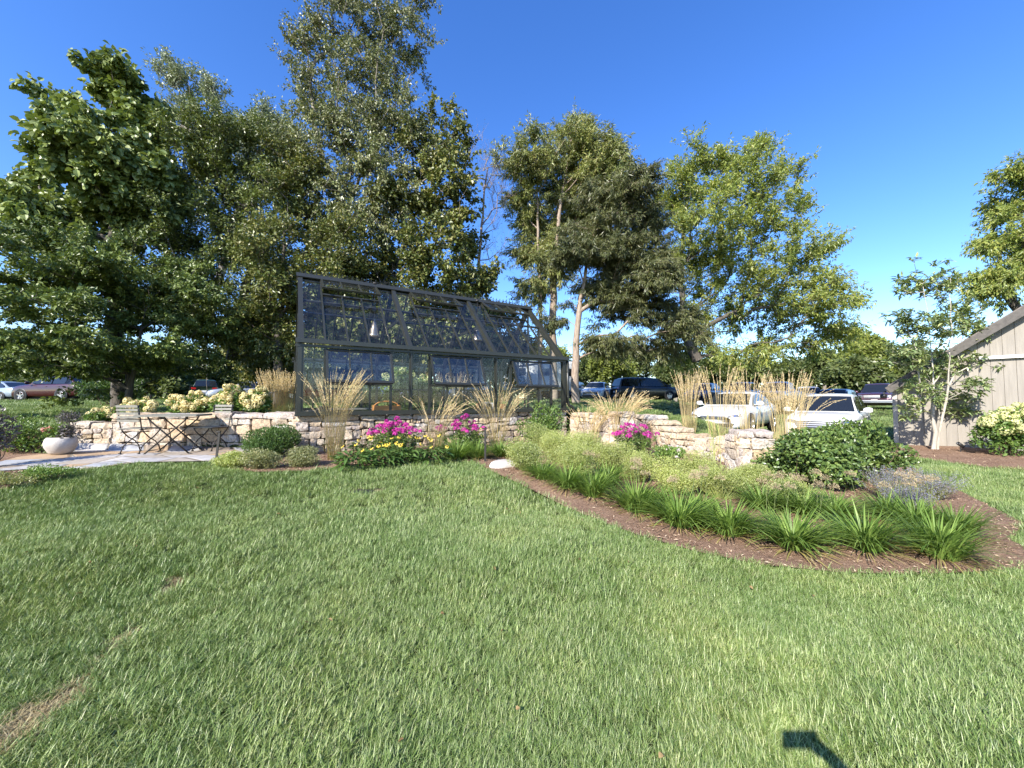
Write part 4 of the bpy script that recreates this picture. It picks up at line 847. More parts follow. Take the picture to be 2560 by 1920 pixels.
shrub('perennial_clump', 'low purple tinged plants behind the stone planter beside the wall', 'plant', at_d(180, 8.2), .22, .25, .18, 600, .055, .02, 'darkpurple', 338)
GC = 'ground cover mounds by the path'
shrub('ground_cover', 'low thyme mound filling the corner between path and lawn', 'plant', G3(120, 1203), .42, .22, .10, 2600, .028, .014, 'g_mid', 339, GC, k=.45)
shrub('ground_cover', 'reddish brown tipped low mound at the left picture edge beside the path', 'plant', G3(15, 1215), .5, .22, .09, 2400, .028, .013, 'g_soft', 340, GC, k=.45)
# calamint: airy lime mounds
def haze_plant(label, loc, rx, ry, rz, seed, mat='g_lime', n=5200, name='calamint_mound', cat='plant', group='airy calamint mounds', L=.016):
    rng = np.random.default_rng(seed); t = thing(name, label, cat, loc, 0, group)
    B = lumps(rng, rx, ry, rz, 9, .6); Pn = blob_points(B, n, rng, .38); Pn = Pn[Pn[:, 2] > .01]; n = len(Pn); g = Geo(); s = rng.uniform(.6, 1.5, n)
    leaves(g, Pn, nrm(rdir(n, rng)+(0, 0, .5)), nrm(rdir(n, rng)*.8+(0, -.2, .6)), L*1.5*s, L*.75*s, .15); g.build('foliage', M[mat], t, local=True)
    m = 160; e = blob_points(B, m, rng, .15); e = e[e[:, 2] > .05]; m = len(e); b = e*np.array((.25, .25, 0)); g = Geo(); q = (b+e)/2*np.array((1.1, 1.1, 1)); sticks(g, b, q, .0025, .002); sticks(g, q, e, .002, .001)
    g.build('stems', M['g_lime' if mat == 'g_lime' else 'g_soft'], t, local=True); return t
cal = [(1315, 1180, .36, .34, 'leftmost lime calamint mound beside the flat rock'), (1395, 1160, .40, .36, 'lime calamint mound in front of the rounded shrub'), (1460, 1160, .42, .38, 'lime calamint mound in front of the square pier'), (1440, 1195, .38, .34, 'lime calamint mound just behind the second strap leaved clump'), (1530, 1180, .38, .32, 'lime calamint mound left of the phlox by the steps'), (1600, 1205, .36, .30, 'lime calamint mound between phlox and rose bush'), (1680, 1235, .36, .30, 'lime calamint mound in front of the rose bush'), (1750, 1215, .36, .30, 'lime calamint mound below the green grass stalks'), (1800, 1250, .34, .28, 'lime calamint mound in front of the curved low wall'), (1870, 1240, .34, .28, 'lime calamint mound at the foot of the round pier'), (1960, 1262, .32, .24, 'lime calamint mound under the big broadleaf shrub'), (1360, 1130, .42, .36, 'lime calamint mound close to the stone wall by the rounded shrub')]
for k, (px, py, r, h, lb) in enumerate(cal): haze_plant(lb, G3(px, py), r*1.18, r*1.1, h*.88, 350+k, n=13500, L=.0125)
for k, (px, py, r, h, lb) in enumerate([(570, 1172, .34, .20, 'light green thyme mound at the patio edge by the metal stake'), (650, 1176, .38, .26, 'soft grey green mound in front of the boxwood ball'), (745, 1170, .36, .24, 'soft grey green mound between boxwood and tall grass')]):
    haze_plant(lb, G3(px, py), r, r*.8, h*.7, 370+k, ['g_lime', 'g_soft', 'g_soft'][k], 5200, 'catmint_mound', 'plant', 'soft mounds before the boxwood')
# purple sage
def sage(label, loc, r, h, seed):
    rng = np.random.default_rng(seed); t = thing('russian_sage', label, 'plant', loc, 0, 'purple russian sage'); m = 130
    a = rng.uniform(0, 2*PI, m); lean = rng.uniform(.05, .75, m)**.8; H = np.column_stack((np.cos(a), np.sin(a), np.zeros(m))); b = H*.08; e = H*(lean*r)[:, None]+(0, 0, 1)*(h*rng.uniform(.6, 1, m)*np.sqrt(1-(lean*.7)**2))[:, None]
    g = Geo(); sticks(g, b, e, .0028, .0012); g.build('stems', M['g_soft'], t, local=True)
    f = rng.uniform(.45, 1, (m, 24)); q = (b[:, None]+(e-b)[:, None]*f[..., None]).reshape(-1, 3)+rng.normal(size=(m*24, 3))*.012; g = Geo(); leaves(g, q, rdir(len(q), rng), rdir(len(q), rng), .017, .011); g.build('flower_spikes', M['purple'], t, local=True)
    f = rng.uniform(.1, .6, (m, 20)); q = (b[:, None]+(e-b)[:, None]*f[..., None]).reshape(-1, 3)+rng.normal(size=(m*20, 3))*.015; g = Geo(); leaves(g, q, rdir(len(q), rng), rdir(len(q), rng), .03, .009); g.build('foliage', M['g_soft'], t, local=True)
for k, (px, py, r, h, lb) in enumerate([(2235, 1255, .62, .52, 'purple russian sage spilling from the right side of the broadleaf shrub'), (2320, 1250, .58, .48, 'purple russian sage at the outer edge of the bed, nearest the shed lawn'), (2270, 1285, .4, .36, 'short purple russian sage behind the strap leaved clumps')]): sage(lb, G3(px, py), r, h, 380+k)

# strap leaved allium clumps, five builds, copied with turns and sizes
def strap_proto(seed):
    rng = np.random.default_rng(seed); t = thing('allium_clump', 'x', 'plant', (0, 0, 0), 0, 'strap leaved allium clumps'); n = 380
    a = rng.uniform(0, 2*PI, n); H = np.column_stack((np.cos(a), np.sin(a), np.zeros(n))); rr = rng.random(n)**.6*.11
    B = H*rr[:, None]; lean = (rr/.11)*.42+rng.uniform(0, .15, n); g = Geo()
    blades(g, B, nrm(H+rdir(n, rng)*(.35, .35, 0)), rng.uniform(.27, .5, n), rng.uniform(.010, .018, n), rng.uniform(.35, 1.95, n), 6, rng, lean); g.build('leaves', M['g_strap'], t, local=True)
    n = 44; a = rng.uniform(0, 2*PI, n); H = np.column_stack((np.cos(a), np.sin(a), np.zeros(n))); g = Geo()
    blades(g, H*.10, H, rng.uniform(.2, .38, n), rng.uniform(.008, .014, n), rng.uniform(.5, 1.0, n), 6, rng, rng.uniform(.9, 1.3, n)); g.build('dry_leaves', M['g_strap_dry'], t, local=True)
    return t
protos = [strap_proto(400+k) for k in range(5)]
AL = [(1354, 1200, .74, 'smallest strap leaved clump at the left end of the front row, nearest the flat rock'), (1418, 1222, .80, 'second strap leaved clump of the front row from the flat rock'), (1482, 1244, .92, 'third strap leaved clump of the front row from the flat rock'), (1521, 1219, .86, 'strap leaved clump tucked behind the third one of the front row'), (1590, 1281, 1.0, 'fourth strap leaved clump of the front row, under the dry seed heads'), (1696, 1317, 1.05, 'strap leaved clump at the middle of the front row, below the rose bush'), (1822, 1340, 1.05, 'strap leaved clump of the front row below the round pier'), (1983, 1370, 1.02, 'strap leaved clump of the front row below the broadleaf shrub'), (2165, 1378, 1.0, 'second strap leaved clump from the right end of the front row'), (2345, 1398, .98, 'largest strap leaved clump at the right end of the row'),
      (2390, 1345, .82, 'strap leaved clump behind the largest one at the right end'), (1905, 1280, .86, 'strap leaved clump in the second row between round pier and broadleaf shrub'), (2090, 1300, .90, 'strap leaved clump in the second row under the broadleaf shrub'), (2215, 1300, .86, 'strap leaved clump in the second row below the purple sage'), (1750, 1290, .8, 'strap leaved clump behind the middle of the front row'), (1640, 1272, .8, 'strap leaved clump behind the gap between fourth and middle clumps of the front row'), (2010, 1290, .85, 'strap leaved clump in the second row at the foot of the broadleaf shrub'), (2290, 1330, .9, 'strap leaved clump in the second row left of the largest clump'),
      (1140, 1150, .92, 'strap leaved clump left of the tall metal stake'), (1192, 1148, .84, 'strap leaved clump touching the tall metal stake'), (1252, 1142, .86, 'strap leaved clump right of the tall metal stake'), (1300, 1140, .8, 'strap leaved clump by the wall, left of the calamint')]
for k, (px, py, s, lb) in enumerate(AL):
    o = protos[k] if k < 5 else copy_tree(protos[k % 5]); o.location = G3(px, py); o.rotation_euler = (.10*math.sin(k*3.7), .10*math.sin(k*5.3+1), k*2.4); o.scale = (s*1.2, s*1.2, s*(1.02+.1*math.sin(k*7.1))); o['label'] = lb
def umbels(label, px, py, d, n, wd, seed):
    rng = np.random.default_rng(seed); t = thing('dry_seed_heads', label, 'plant', G3(px, py), 0, 'dry allium seed heads')
    for _ in range(n):
        gs, gf = Geo(), Geo()
        b = np.array((rng.uniform(-wd, wd), rng.uniform(-.2, .2), 0)); e = b+(rng.normal()*.06, rng.normal()*.06, rng.uniform(.38, .56)); sticks(gs, [b], [e], .0035, .0025, 4)
        D = rdir(56, rng); D[:, 2] = np.abs(D[:, 2])*1.0-.25; D = nrm(D); q = e+D*.05; sticks(gf, np.repeat([e], 56, 0), q, .0009, .0008); leaves(gf, q, D, rdir(56, rng), .014, .011)
        s_ = gs.build('flower_stalk', M['stem_g'], t, local=True); gf.build('seed_head', M['seedhead'], t, local=True).parent = s_
umbels('tan dry seed heads standing over the fourth front clump', 1590, 1262, 0, 6, .25, 1); umbels('tan dry seed heads over the clumps below the round pier', 1760, 1290, 0, 8, .4, 2)
umbels('many tan dry seed heads below the broadleaf shrub', 1990, 1300, 0, 14, .42, 3); umbels('tan dry seed heads mixed into the purple sage', 2250, 1310, 0, 10, .4, 4); umbels('few tan dry seed heads beside the calamint mounds', 1480, 1215, 0, 4, .2, 5)

# feather reed grass: stiff tan plumes
def reed_grass(label, loc, n, h, base_r, spread, seed, lean=(0, 0), arch=.18, blade=60, plume=.34, gr_='tan feather reed grasses', name='feather_grass', bl=.5):
    rng = np.random.default_rng(seed); t = thing(name, label, 'grass', loc, 0, gr_)
    a = rng.uniform(0, 2*PI, n); H = np.column_stack((np.cos(a), np.sin(a), np.zeros(n))); b = H*(rng.random(n)**.5*base_r)[:, None]
    L = h*1.06*rng.uniform(.72, 1.05, n); n_ = n; out = spread*rng.random(n)**.7; gs, gp = Geo(), Geo(); seg = 7; pts = [b]
    ln = np.array((lean[0], lean[1], 0)); hd = nrm(H*out[:, None]+ln*.6+1e-6)
    th0 = out*.5+np.linalg.norm(ln)*.3; bend = arch*rng.uniform(.4, 1.6, n)
    for k in range(seg):
        th = th0+bend*((k+1)/seg)**2.2*2; pts.append(pts[-1]+(L/seg)[:, None]*(hd*np.sin(th)[:, None]+np.array((0, 0, 1))*np.cos(th)[:, None]))
    pts = np.array(pts)
    for k in range(seg): sticks(gs, pts[k], pts[k+1], .0031-.0002*k, .0029-.0002*k, 3)
    # plume: fine spikelets along the top of each stem
    m = 46; f = rng.uniform(1-plume, 1, (n, m)); kk = np.minimum((f*seg).astype(int), seg-1); fr = f*seg-kk; idx = np.arange(n)[:, None]
    q = pts[kk, idx]+(pts[kk+1, idx]-pts[kk, idx])*fr[..., None]; tdir = nrm(pts[kk+1, idx]-pts[kk, idx]); w_ = np.sin(PI*np.clip((f-(1-plume))/plume, 0.05, 1)**.7)*.016
    q = q.reshape(-1, 3)+rdir(n*m, rng)*w_.reshape(-1, 1)*rng.random((n*m, 1)); leaves(gp, q, nrm(tdir.reshape(-1, 3)+rdir(n*m, rng)*.35), rdir(n*m, rng), .032, .007, .1)
    gs.build('stems', M['tan_stem'], t, local=True); gp.build('plumes', M['tan'], t, local=True)
    if blade:
        a = rng.uniform(0, 2*PI, blade); H = np.column_stack((np.cos(a), np.sin(a), np.zeros(blade))); g = Geo(); blades(g, H*base_r*.8*rng.random((blade, 1)), H, rng.uniform(.5, 1.1, blade)*bl, .007, rng.uniform(.5, 2.0, blade), 6, rng, rng.uniform(.05, .3, blade)); g.build('leaf_blades', M['g_grass'], t, local=True)
    return t
RG = [(690, 9.6, 110, 1.05, .30, .22, (0, 0), .12, 'tan reed grass at the left outer corner of the greenhouse'), (722, 10.2, 90, 1.05, .28, .2, (0, 0), .12, 'tan reed grass partly hidden by the left corner post of the greenhouse'),
      (1470, 9.7, 80, 1.0, .22, .3, (.2, 0), .3, 'shorter tan reed grass behind the wall right of the downpipe'), (1545, 9.6, 150, 1.15, .26, .45, (.25, 0), .4, 'wide tan reed grass leaning right behind the square pier'),
      (1722, 9.6, 80, 1.42, .16, .2, (0, 0), .09, 'narrow upright tan reed grass between the steps and the white sedan'), (1800, 8.6, 52, 1.55, .24, .26, (0, 0), .13, 'tan reed grass standing across the white sedan bonnet'), (1872, 8.4, 58, 1.5, .22, .22, (0, 0), .12, 'tan reed grass standing across the white sedan windscreen'), (1965, 8.2, 120, 1.55, .26, .22, (0, 0), .12, 'upright tan reed grass left of the white hatchback'), (1980, 8.3, 14, 1.7, .05, .4, (.5, 0), .42, 'few long tan stems arching over the white hatchback roof')]
for k, (px, d, n, h, br, sp, ln, ar, lb) in enumerate(RG): reed_grass(lb, at_d(px, d), n, h, br, sp, 500+k, ln, ar)
for k, (s, lb) in enumerate([(1.0, 'tan reed grass behind the greenhouse, seen through its left bay'), (4.3, 'tan reed grass behind the greenhouse, seen right of the grey pots'), (5.2, 'tan reed grass behind the right bay of the greenhouse')]):
    c = gh(s, GW+.9, 0); reed_grass(lb, (c[0], c[1], gz(*c[:2])), 70, 1.15, .25, .2, 520+k)
FG = 'arching fountain grasses before the greenhouse wall'
reed_grass('tall arching tan grass in front of the left greenhouse bay', at_d(838, 6.75), 80, 1.5, .12, .15, 530, (.10, 0), .24, 40, .3, FG, 'fountain_grass', .8)
reed_grass('sparse arching tan grass in front of the middle greenhouse bay', at_d(1085, 7.5), 40, 1.2, .14, .3, 531, (.18, 0), .38, 50, .26, FG, 'fountain_grass', .8)
reed_grass('wide fan of arching tan grass in front of the right greenhouse bay', at_d(1243, 8.4), 70, 1.45, .16, .42, 532, (.03, 0), .36, 50, .28, FG, 'fountain_grass', .8)
rng = np.random.default_rng(540); t = thing('green_stalks', 'two tall lime green stalks with strappy leaves by the curved low wall', 'plant', at_d(1788, 6.9))
g = Geo(); gl = Geo()
for k in range(5):
    b = np.array((rng.uniform(-.1, .1), rng.uniform(-.05, .05), 0)); e = b+(rng.uniform(-.14, .14), 0, rng.uniform(.75, 1.05)); sticks(g, [b], [e], .006, .003, 5)
    for f in np.linspace(.25, .95, 7): H = nrm(rdir(1, rng)*(1, 1, 0)); blades(gl, np.array([b+(e-b)*f]), H, np.array([.3]), np.array([.012]), np.array([1.1]), 6, rng, .35)
g.build('stalks', M['g_lime'], t, local=True); gl.build('leaves', M['g_lime'], t, local=True)

# phlox, black-eyed susans
def phlox(label, loc, rx, rz, nst, seed, mat='magenta'):
    rng = np.random.default_rng(seed); t = thing('phlox', label, 'flower', loc, 0, 'magenta phlox'); a = rng.uniform(0, 2*PI, nst); rr = rng.random(nst)**.5*rx
    b = np.column_stack((np.cos(a)*rr*.4, np.sin(a)*rr*.4, np.zeros(nst))); e = np.column_stack((np.cos(a)*rr, np.sin(a)*rr*.8, rz*(1-.35*(rr/rx)**2)*rng.uniform(.75, 1.05, nst))); g = Geo(); sticks(g, b, e, .004, .003, 4); g.build('stems', M['stem_g'], t, local=True)
    m = 40; f = rng.uniform(.1, .93, (nst, m)); q = (b[:, None]+(e-b)[:, None]*f[..., None]).reshape(-1, 3); g = Geo(); n = len(q); leaves(g, q, nrm(rdir(n, rng)*(1, 1, .4)), nrm(rdir(n, rng)*.5+(0, 0, 1)), .085, .022, .2, .4, .15); g.build('foliage', M['g_mid'], t, local=True)
    top = e[e[:, 2] > np.quantile(e[:, 2], .2)]; m = 60; d = rdir(len(top)*m, rng); d[:, 2] = np.abs(d[:, 2])*1.2-.3; d = nrm(d); q = np.repeat(top, m, 0)+d*np.array((.052, .052, .045))*np.repeat(rng.uniform(.6, 1.2, len(top)), m)[:, None]
    g = Geo(); leaves(g, q, nrm(np.cross(d, rdir(len(q), rng))), d, .026, .022, .1, .5); g.build('flower_heads', M[mat], t, local=True)
phlox('wide magenta phlox before the left half of the greenhouse wall', at_d(990, 7.05), .50, .68, 50, 550); phlox('magenta phlox before the greenhouse wall between fan grass and stake', at_d(1168, 7.7), .36, .72, 30, 551)
phlox('small magenta phlox just right of the sparse arching grass', at_d(1105, 8.0), .12, .62, 6, 552); phlox('magenta phlox growing in the gap beside the steps', at_d(1588, 8.0), .46, .68, 42, 553)
def susan(label, loc, r, seed, nf):
    rng = np.random.default_rng(seed); t = thing('black_eyed_susan', label, 'flower', loc, 0, 'black eyed susans'); n = 190; a = rng.uniform(0, 2*PI, n); H = np.column_stack((np.cos(a), np.sin(a), np.zeros(n)))
    g = Geo(); q = H*(rng.random(n)**.5*r)[:, None]+np.column_stack((np.zeros((n, 2)), rng.uniform(.03, .22, n))); leaves6(g, q, nrm(H+rdir(n, rng)*.5+(0, 0, .35)), nrm(rdir(n, rng)*.3+(0, 0, 1)), rng.uniform(.09, .17, n), rng.uniform(.035, .055, n), .2, .45); g.build('foliage', M['g_box'], t, local=True)
    g, gp, gc = Geo(), Geo(), Geo()
    for k in range(nf):
        c = np.array((rng.uniform(-r, r), rng.uniform(-r, r)*.7, 0)); e = c+(rng.normal()*.03, rng.normal()*.03-.02, rng.uniform(.26, .46)); sticks(g, [c], [e], .003, .0025, 4)
        nv = nrm(np.array((rng.normal()*.3, -.45+rng.normal()*.3, .8))); u = nrm(np.cross(nv, (1, 0, .1))); v = np.cross(nv, u); th = np.arange(11)*2*PI/11
        D = np.cos(th)[:, None]*u+np.sin(th)[:, None]*v-nv*.25; leaves(gp, e+D*.008, D, np.tile(nv, (11, 1)), .031, .013, .1, .55, .1)
        gc.lathe([(0, -.004), (.011, 0), (.009, .01), (0, .014)], e, 8)
    g.build('stems', M['stem_g'], t, local=True); gp.build('petals', M['yellow'], t, local=True); gc.build('seed_cones', M['cone'], t, local=True)
for k, (px, py, nf, lb) in enumerate([(890, 1172, 3, 'black eyed susan clump right of the tall arching grass'), (955, 1165, 10, 'black eyed susan clump below the wide phlox'), (1010, 1158, 13, 'black eyed susan clump with most yellow blooms, under the wide phlox'), (1075, 1158, 8, 'black eyed susan clump at the foot of the sparse arching grass'), (925, 1140, 8, 'black eyed susan clump close to the wall behind the others'), (1180, 1120, 6, 'black eyed susan clump below the phlox by the stake')]): susan(lb, G3(px, py), .30, 560+k, nf)
rng = np.random.default_rng(570); t = thing('seed_stalks', 'dark dried coneflower stalks before the wall between tall grass and phlox', 'plant', at_d(905, 7.1)); g, gc = Geo(), Geo()
for k in range(10):
    b = np.array((rng.uniform(-.22, .22), rng.uniform(-.1, .1), 0)); e = b+(rng.normal()*.03, 0, rng.uniform(.4, .58)); sticks(g, [b], [e], .003, .0025, 4); gc.lathe([(0, -.01), (.016, 0), (.013, .018), (0, .024)], e, 8)
g.build('stalks', M['stem_b'], t, local=True); gc.build('seed_cones', M['cone'], t, local=True)

# ------------------------------------------------------------------ lawn grass: tufts of separate blades scattered on the ground
def tuft(name, seed, n, r, L, W):
    rng = np.random.default_rng(seed); a = rng.uniform(0, 2*PI, n); H = np.column_stack((np.cos(a), np.sin(a), np.zeros(n))); b = np.column_stack((rng.uniform(-r, r, (n, 2)), np.full(n, -.006)))
    hd = nrm(H+np.array((.55, .35, 0))); g = Geo(); blades(g, b, hd, L*rng.uniform(.55, 1.15, n), W*rng.uniform(.7, 1.2, n), rng.uniform(.2, 1.35, n), 3, rng, rng.uniform(.12, .95, n))
    return g.build(name, M['turf'])
def turfmat():
    m, t, b, out = new_mat('turf_blade'); c = ramp(t, island(t), [(0, (.075, .13, .026)), (.4, (.155, .228, .054)), (.78, (.25, .325, .105)), (.955, (.35, .40, .18)), (1, (.46, .44, .25))])
    p = gpos(t); c = mixc(t, .75, c, mixc(t, 1, c, ramp(t, noise(t, 1.3, 6, .7, p), [(.28, (.62, .74, .62)), (.5, (1, 1, 1)), (.72, (1.42, 1.25, 1.2))]), 'MULTIPLY'))
    t.links.new(c, b.inputs['Base Color']); b.inputs['Roughness'].default_value = .42; b.inputs['Specular IOR Level'].default_value = .42
    tr = node(t, 'ShaderNodeBsdfTranslucent'); t.links.new(mixc(t, 1, c, (1.2, 1.3, .6), 'MULTIPLY'), tr.inputs[0]); mx = node(t, 'ShaderNodeMixShader'); mx.inputs[0].default_value = .14
    t.links.new(b.outputs[0], mx.inputs[1]); t.links.new(tr.outputs[0], mx.inputs[2]); t.links.new(mx.outputs[0], out.inputs[0]); return m
M['turf'] = turfmat()
tc = bpy.data.collections.new('grass_tufts')
for k in range(6):
    o = tuft('grass_tuft', 600+k, 62, .055, .066, .0031); COL.objects.unlink(o); tc.objects.link(o)
def lawn_points():
    rng = np.random.default_rng(610); X, Y, SC = [], [], []
    for (y0, y1, dens, sc) in ((-.6, .9, 300, 1.0), (.9, 1.8, 860, .85), (1.8, 2.8, 720, .9), (2.8, 4.4, 500, .98), (4.4, 6.5, 270, 1.1), (6.5, 9, 170, 1.25), (9, 13, 80, 1.5), (13, 20, 32, 1.9), (20, 34, 9, 2.6)):
        w_ = y1*1.42+2.6; n = int(2*w_*(y1-y0)*dens); x = rng.uniform(-w_, w_, n); y = rng.uniform(y0, y1, n); k = np.abs(x) < y*1.42+2.6
        X.append(x[k]); Y.append(y[k]); SC.append(sc*rng.uniform(.75, 1.25, k.sum()))
    x, y, s = map(np.concatenate, (X, Y, SC)); keep = np.ones(len(x), bool)
    wx = .028*np.sin(x*31+y*13)+.022*np.sin(y*47-x*9)
    for pl in (bed, shed_bed, left_bed, pot_bed, patio): keep &= ~inside(pl, x+wx, y+wx)
    gp = (x-GO[0])*E[0]+(y-GO[1])*E[1]; gt = (x-GO[0])*NB[0]+(y-GO[1])*NB[1]; keep &= ~((gp > -.1) & (gp < GLEN+.1) & (gt > -.2) & (gt < GW+.1))
    sg = (x-SO[0])*SE[0]+(y-SO[1])*SE[1]; st = (x-SO[0])*SN[0]+(y-SO[1])*SN[1]; keep &= ~((sg > 0) & (st > -.1))
    d, hw = wall_sd(x, y); keep &= ~((np.abs(d) < .4) & (hw < .2))
    bare = seam_d(x, y); keep &= rng.random(len(x)) > bare*.93
    dr = GP(905, 1229); keep &= np.hypot((x-dr[0])/1.5, y-dr[1]) > .1
    return x[keep], y[keep], s[keep], bare[keep], rng
x, y, s, bare, rng = lawn_points(); n = len(x)
me = bpy.data.meshes.new('lawn_grass'); me.vertices.add(n); me.vertices.foreach_set('co', np.column_stack((x, y, ground_z(x, y))).astype(np.float32).ravel())
ar = me.attributes.new('turn', 'FLOAT_VECTOR', 'POINT'); ar.data.foreach_set('vector', np.column_stack((rng.normal(size=(n, 2))*.12, rng.normal(size=n)*.9+np.sin(x*.9+y*.5)*.9+np.sin(y*1.7-x*.6)*.6)).astype(np.float32).ravel())
at = me.attributes.new('size', 'FLOAT', 'POINT'); at.data.foreach_set('value', (s*(1+.18*np.sin(x*2.1+1)*np.sin(y*2.7))*(1-.3*bare)).astype(np.float32))
go = bpy.data.objects.new('lawn_grass', me); COL.objects.link(go); tag(go, 'green mown lawn of fine separate grass blades', 'grass', kind='stuff')
def scatter(o, coll, name):
    ng = bpy.data.node_groups.new(name, 'GeometryNodeTree'); ng.interface.new_socket('Geometry', in_out='INPUT', socket_type='NodeSocketGeometry'); ng.interface.new_socket('Geometry', in_out='OUTPUT', socket_type='NodeSocketGeometry')
    N = ng.nodes.new; i_, o_ = N('NodeGroupInput'), N('NodeGroupOutput'); ci = N('GeometryNodeCollectionInfo'); ci.inputs[0].default_value = coll; ci.inputs['Separate Children'].default_value = True; ci.inputs['Reset Children'].default_value = True
    ip = N('GeometryNodeInstanceOnPoints'); ip.inputs['Pick Instance'].default_value = True; a1 = N('GeometryNodeInputNamedAttribute'); a1.data_type = 'FLOAT_VECTOR'; a1.inputs[0].default_value = 'turn'; a2 = N('GeometryNodeInputNamedAttribute'); a2.data_type = 'FLOAT'; a2.inputs[0].default_value = 'size'
    er = N('FunctionNodeEulerToRotation'); L = ng.links.new
    L(i_.outputs[0], ip.inputs['Points']); L(ci.outputs[0], ip.inputs['Instance']); L(a1.outputs[0], er.inputs[0]); L(er.outputs[0], ip.inputs['Rotation']); L(a2.outputs[0], ip.inputs['Scale']); L(ip.outputs[0], o_.inputs[0])
    md = o.modifiers.new('scatter', 'NODES'); md.node_group = ng
scatter(go, tc, 'grass_scatter')
# mulch chips
rng = np.random.default_rng(620); g = Geo()
for pl, n in ((bed, 26000), (shed_bed, 2500), (left_bed, 1500)):
    mn, mx = pl.min(0), pl.max(0); x = rng.uniform(mn[0], mx[0], n*2); y = rng.uniform(mn[1], mx[1], n*2); k = inside(pl, x, y); x, y = x[k][:n], y[k][:n]; n = len(x)
    q = np.column_stack((x, y, ground_z(x, y)+.026)); s = rng.uniform(.5, 1.6, n); D = nrm(rdir(n, rng)*(1, 1, .25)); leaves(g, q-D*.015, D, nrm(rdir(n, rng)*.5+(0, 0, 1)), .034*s, .011*s, .2, .5)
M['chips'] = leafmat('bark_chips', [(.12, .07, .045), (.24, .15, .10), (.36, .25, .17), (.50, .38, .27)], 0, .9, .15, clump=.3)
tag(g.build('mulch_chips', M['chips']), 'loose brown shredded bark chips over the planting beds', 'mulch', kind='stuff')

rng = np.random.default_rng(630); n = 70; x = rng.uniform(-5, 5, n); y = rng.uniform(1.3, 6.2, n); k = ~inside(bed, x, y) & (np.abs(x) < y*1.3); x, y = x[k], y[k]; n = len(x); g = Geo()
leaves6(g, np.column_stack((x, y, ground_z(x, y)+.045)), nrm(rdir(n, rng)*(1, 1, .2)), nrm(rdir(n, rng)*.5+(0, 0, 1)), .035*rng.uniform(.5, 1.2, n), .022, .25, .3)
M['dead_leaf'] = leafmat('dead_leaf', [(.12, .075, .035), (.20, .13, .06), (.28, .20, .10)], .1, .8, .1)
tag(g.build('fallen_leaves', M['dead_leaf']), 'few small dry brown leaves lying on the lawn', 'leaves', kind='stuff')

M['thatch'] = leafmat('dry_thatch', [(.26, .20, .11), (.38, .31, .17), (.48, .40, .24)], .1, .8, .1)
rng = np.random.default_rng(640); g = Geo(); A = np.array(SEAM); n = 5200; i = rng.integers(0, len(A)-1, n); f = rng.random(n)[:, None]; q = A[i]*(1-f)+A[i+1]*f+rng.normal(size=(n, 2))*np.where(i < 3, .085, .05)[:, None]; k = seam_d(q[:, 0], q[:, 1]) > .25; q = q[k]; n = len(q); a = rng.uniform(0, 2*PI, n)
blades(g, np.column_stack((q, ground_z(q[:, 0], q[:, 1]))), np.column_stack((np.cos(a), np.sin(a), np.zeros(n))), rng.uniform(.02, .06, n), .003, rng.uniform(.1, .6, n), 2, rng, rng.uniform(.7, 1.45, n))
tag(g.build('dry_thatch', M['thatch']), 'pale dry grass stubble along the worn strip in the lawn', 'dry grass', kind='stuff')
# ------------------------------------------------------------------ patio furniture, planter, small things
def bistro_chair(label, loc, rz):
    t = thing('folding_chair', label, 'chair', loc, rz, 'folding bistro chairs'); hw = .205
    g = Geo()
    for k in range(6): x = -.17+.07*k; g.box((x, 0, .452+.006*math.sin(k*.62)), (.056, .42, .014))
    g.build('seat', M['wood_grey'], t, local=True)
    g = Geo()
    for k, z in enumerate((.60, .665, .73, .795, .86)): g.box((-.185-.055*(z-.45)/.4-.022, 0, z), (.014, .42, .043), np.array(((.99, 0, -.13), (0, 1, 0), (.13, 0, .99))))
    g.build('backrest', M['wood_grey'], t, local=True)
    for sg in (-1, 1):
        y = sg*hw; g = Geo(); g.tube([(-.25, y, .88), (-.20, y, .60), (-.178, y, .47), (-.13, y, .385), (-.03, y, .285), (.08, y, .215), (.15, y, .13), (.19, y, .0)], .010, 6); g.box((.19, y, .008), (.035, .03, .018)); g.build('leg', M['steel'], t, True, True)
        g = Geo(); y2 = sg*(hw-.022); g.tube([(.19, y2, .44), (.165, y2, .385), (.08, y2, .30), (-.03, y2, .225), (-.13, y2, .14), (-.19, y2, 0)], .010, 6); g.box((-.19, y2, .008), (.035, .03, .018)); g.build('leg', M['steel'], t, True, True)
        g = Geo(); g.beam((-.19, y2, .437), (.20, y2, .437), .018, .012); g.build('seat_rail', M['steel'], t, local=True)
    for x in (.165, -.165):
        g = Geo(); a = np.linspace(-hw, hw, 9); g.tube([(x, q, .115+.055*math.cos(q/hw*PI/2)) for q in a], .007, 5); g.build('stretcher', M['steel'], t, True, True)
    return t
c = GP(350, 1136); bistro_chair('folding slatted chair left of the bistro table, its back to the lawn', (c[0], c[1], c[2]+.03), math.radians(86))
c = GP(527, 1129); bistro_chair('folding slatted chair right of the bistro table, partly behind the metal stake', (c[0], c[1], c[2]+.03), math.radians(262))
c = GP(434, 1137); t = thing('bistro_table', 'folding metal bistro table with crossed legs on the flagstone patio', 'table', (c[0], c[1], c[2]+.03), math.radians(16))
g = Geo(); g.box((0, 0, .715), (.94, .62, .016)); 
for sg in (-1, 1): g.box((0, sg*.303, .703), (.94, .012, .03)); g.box((sg*.464, 0, .703), (.012, .60, .03))
g.build('tabletop', M['wood_grey'], t, local=True)
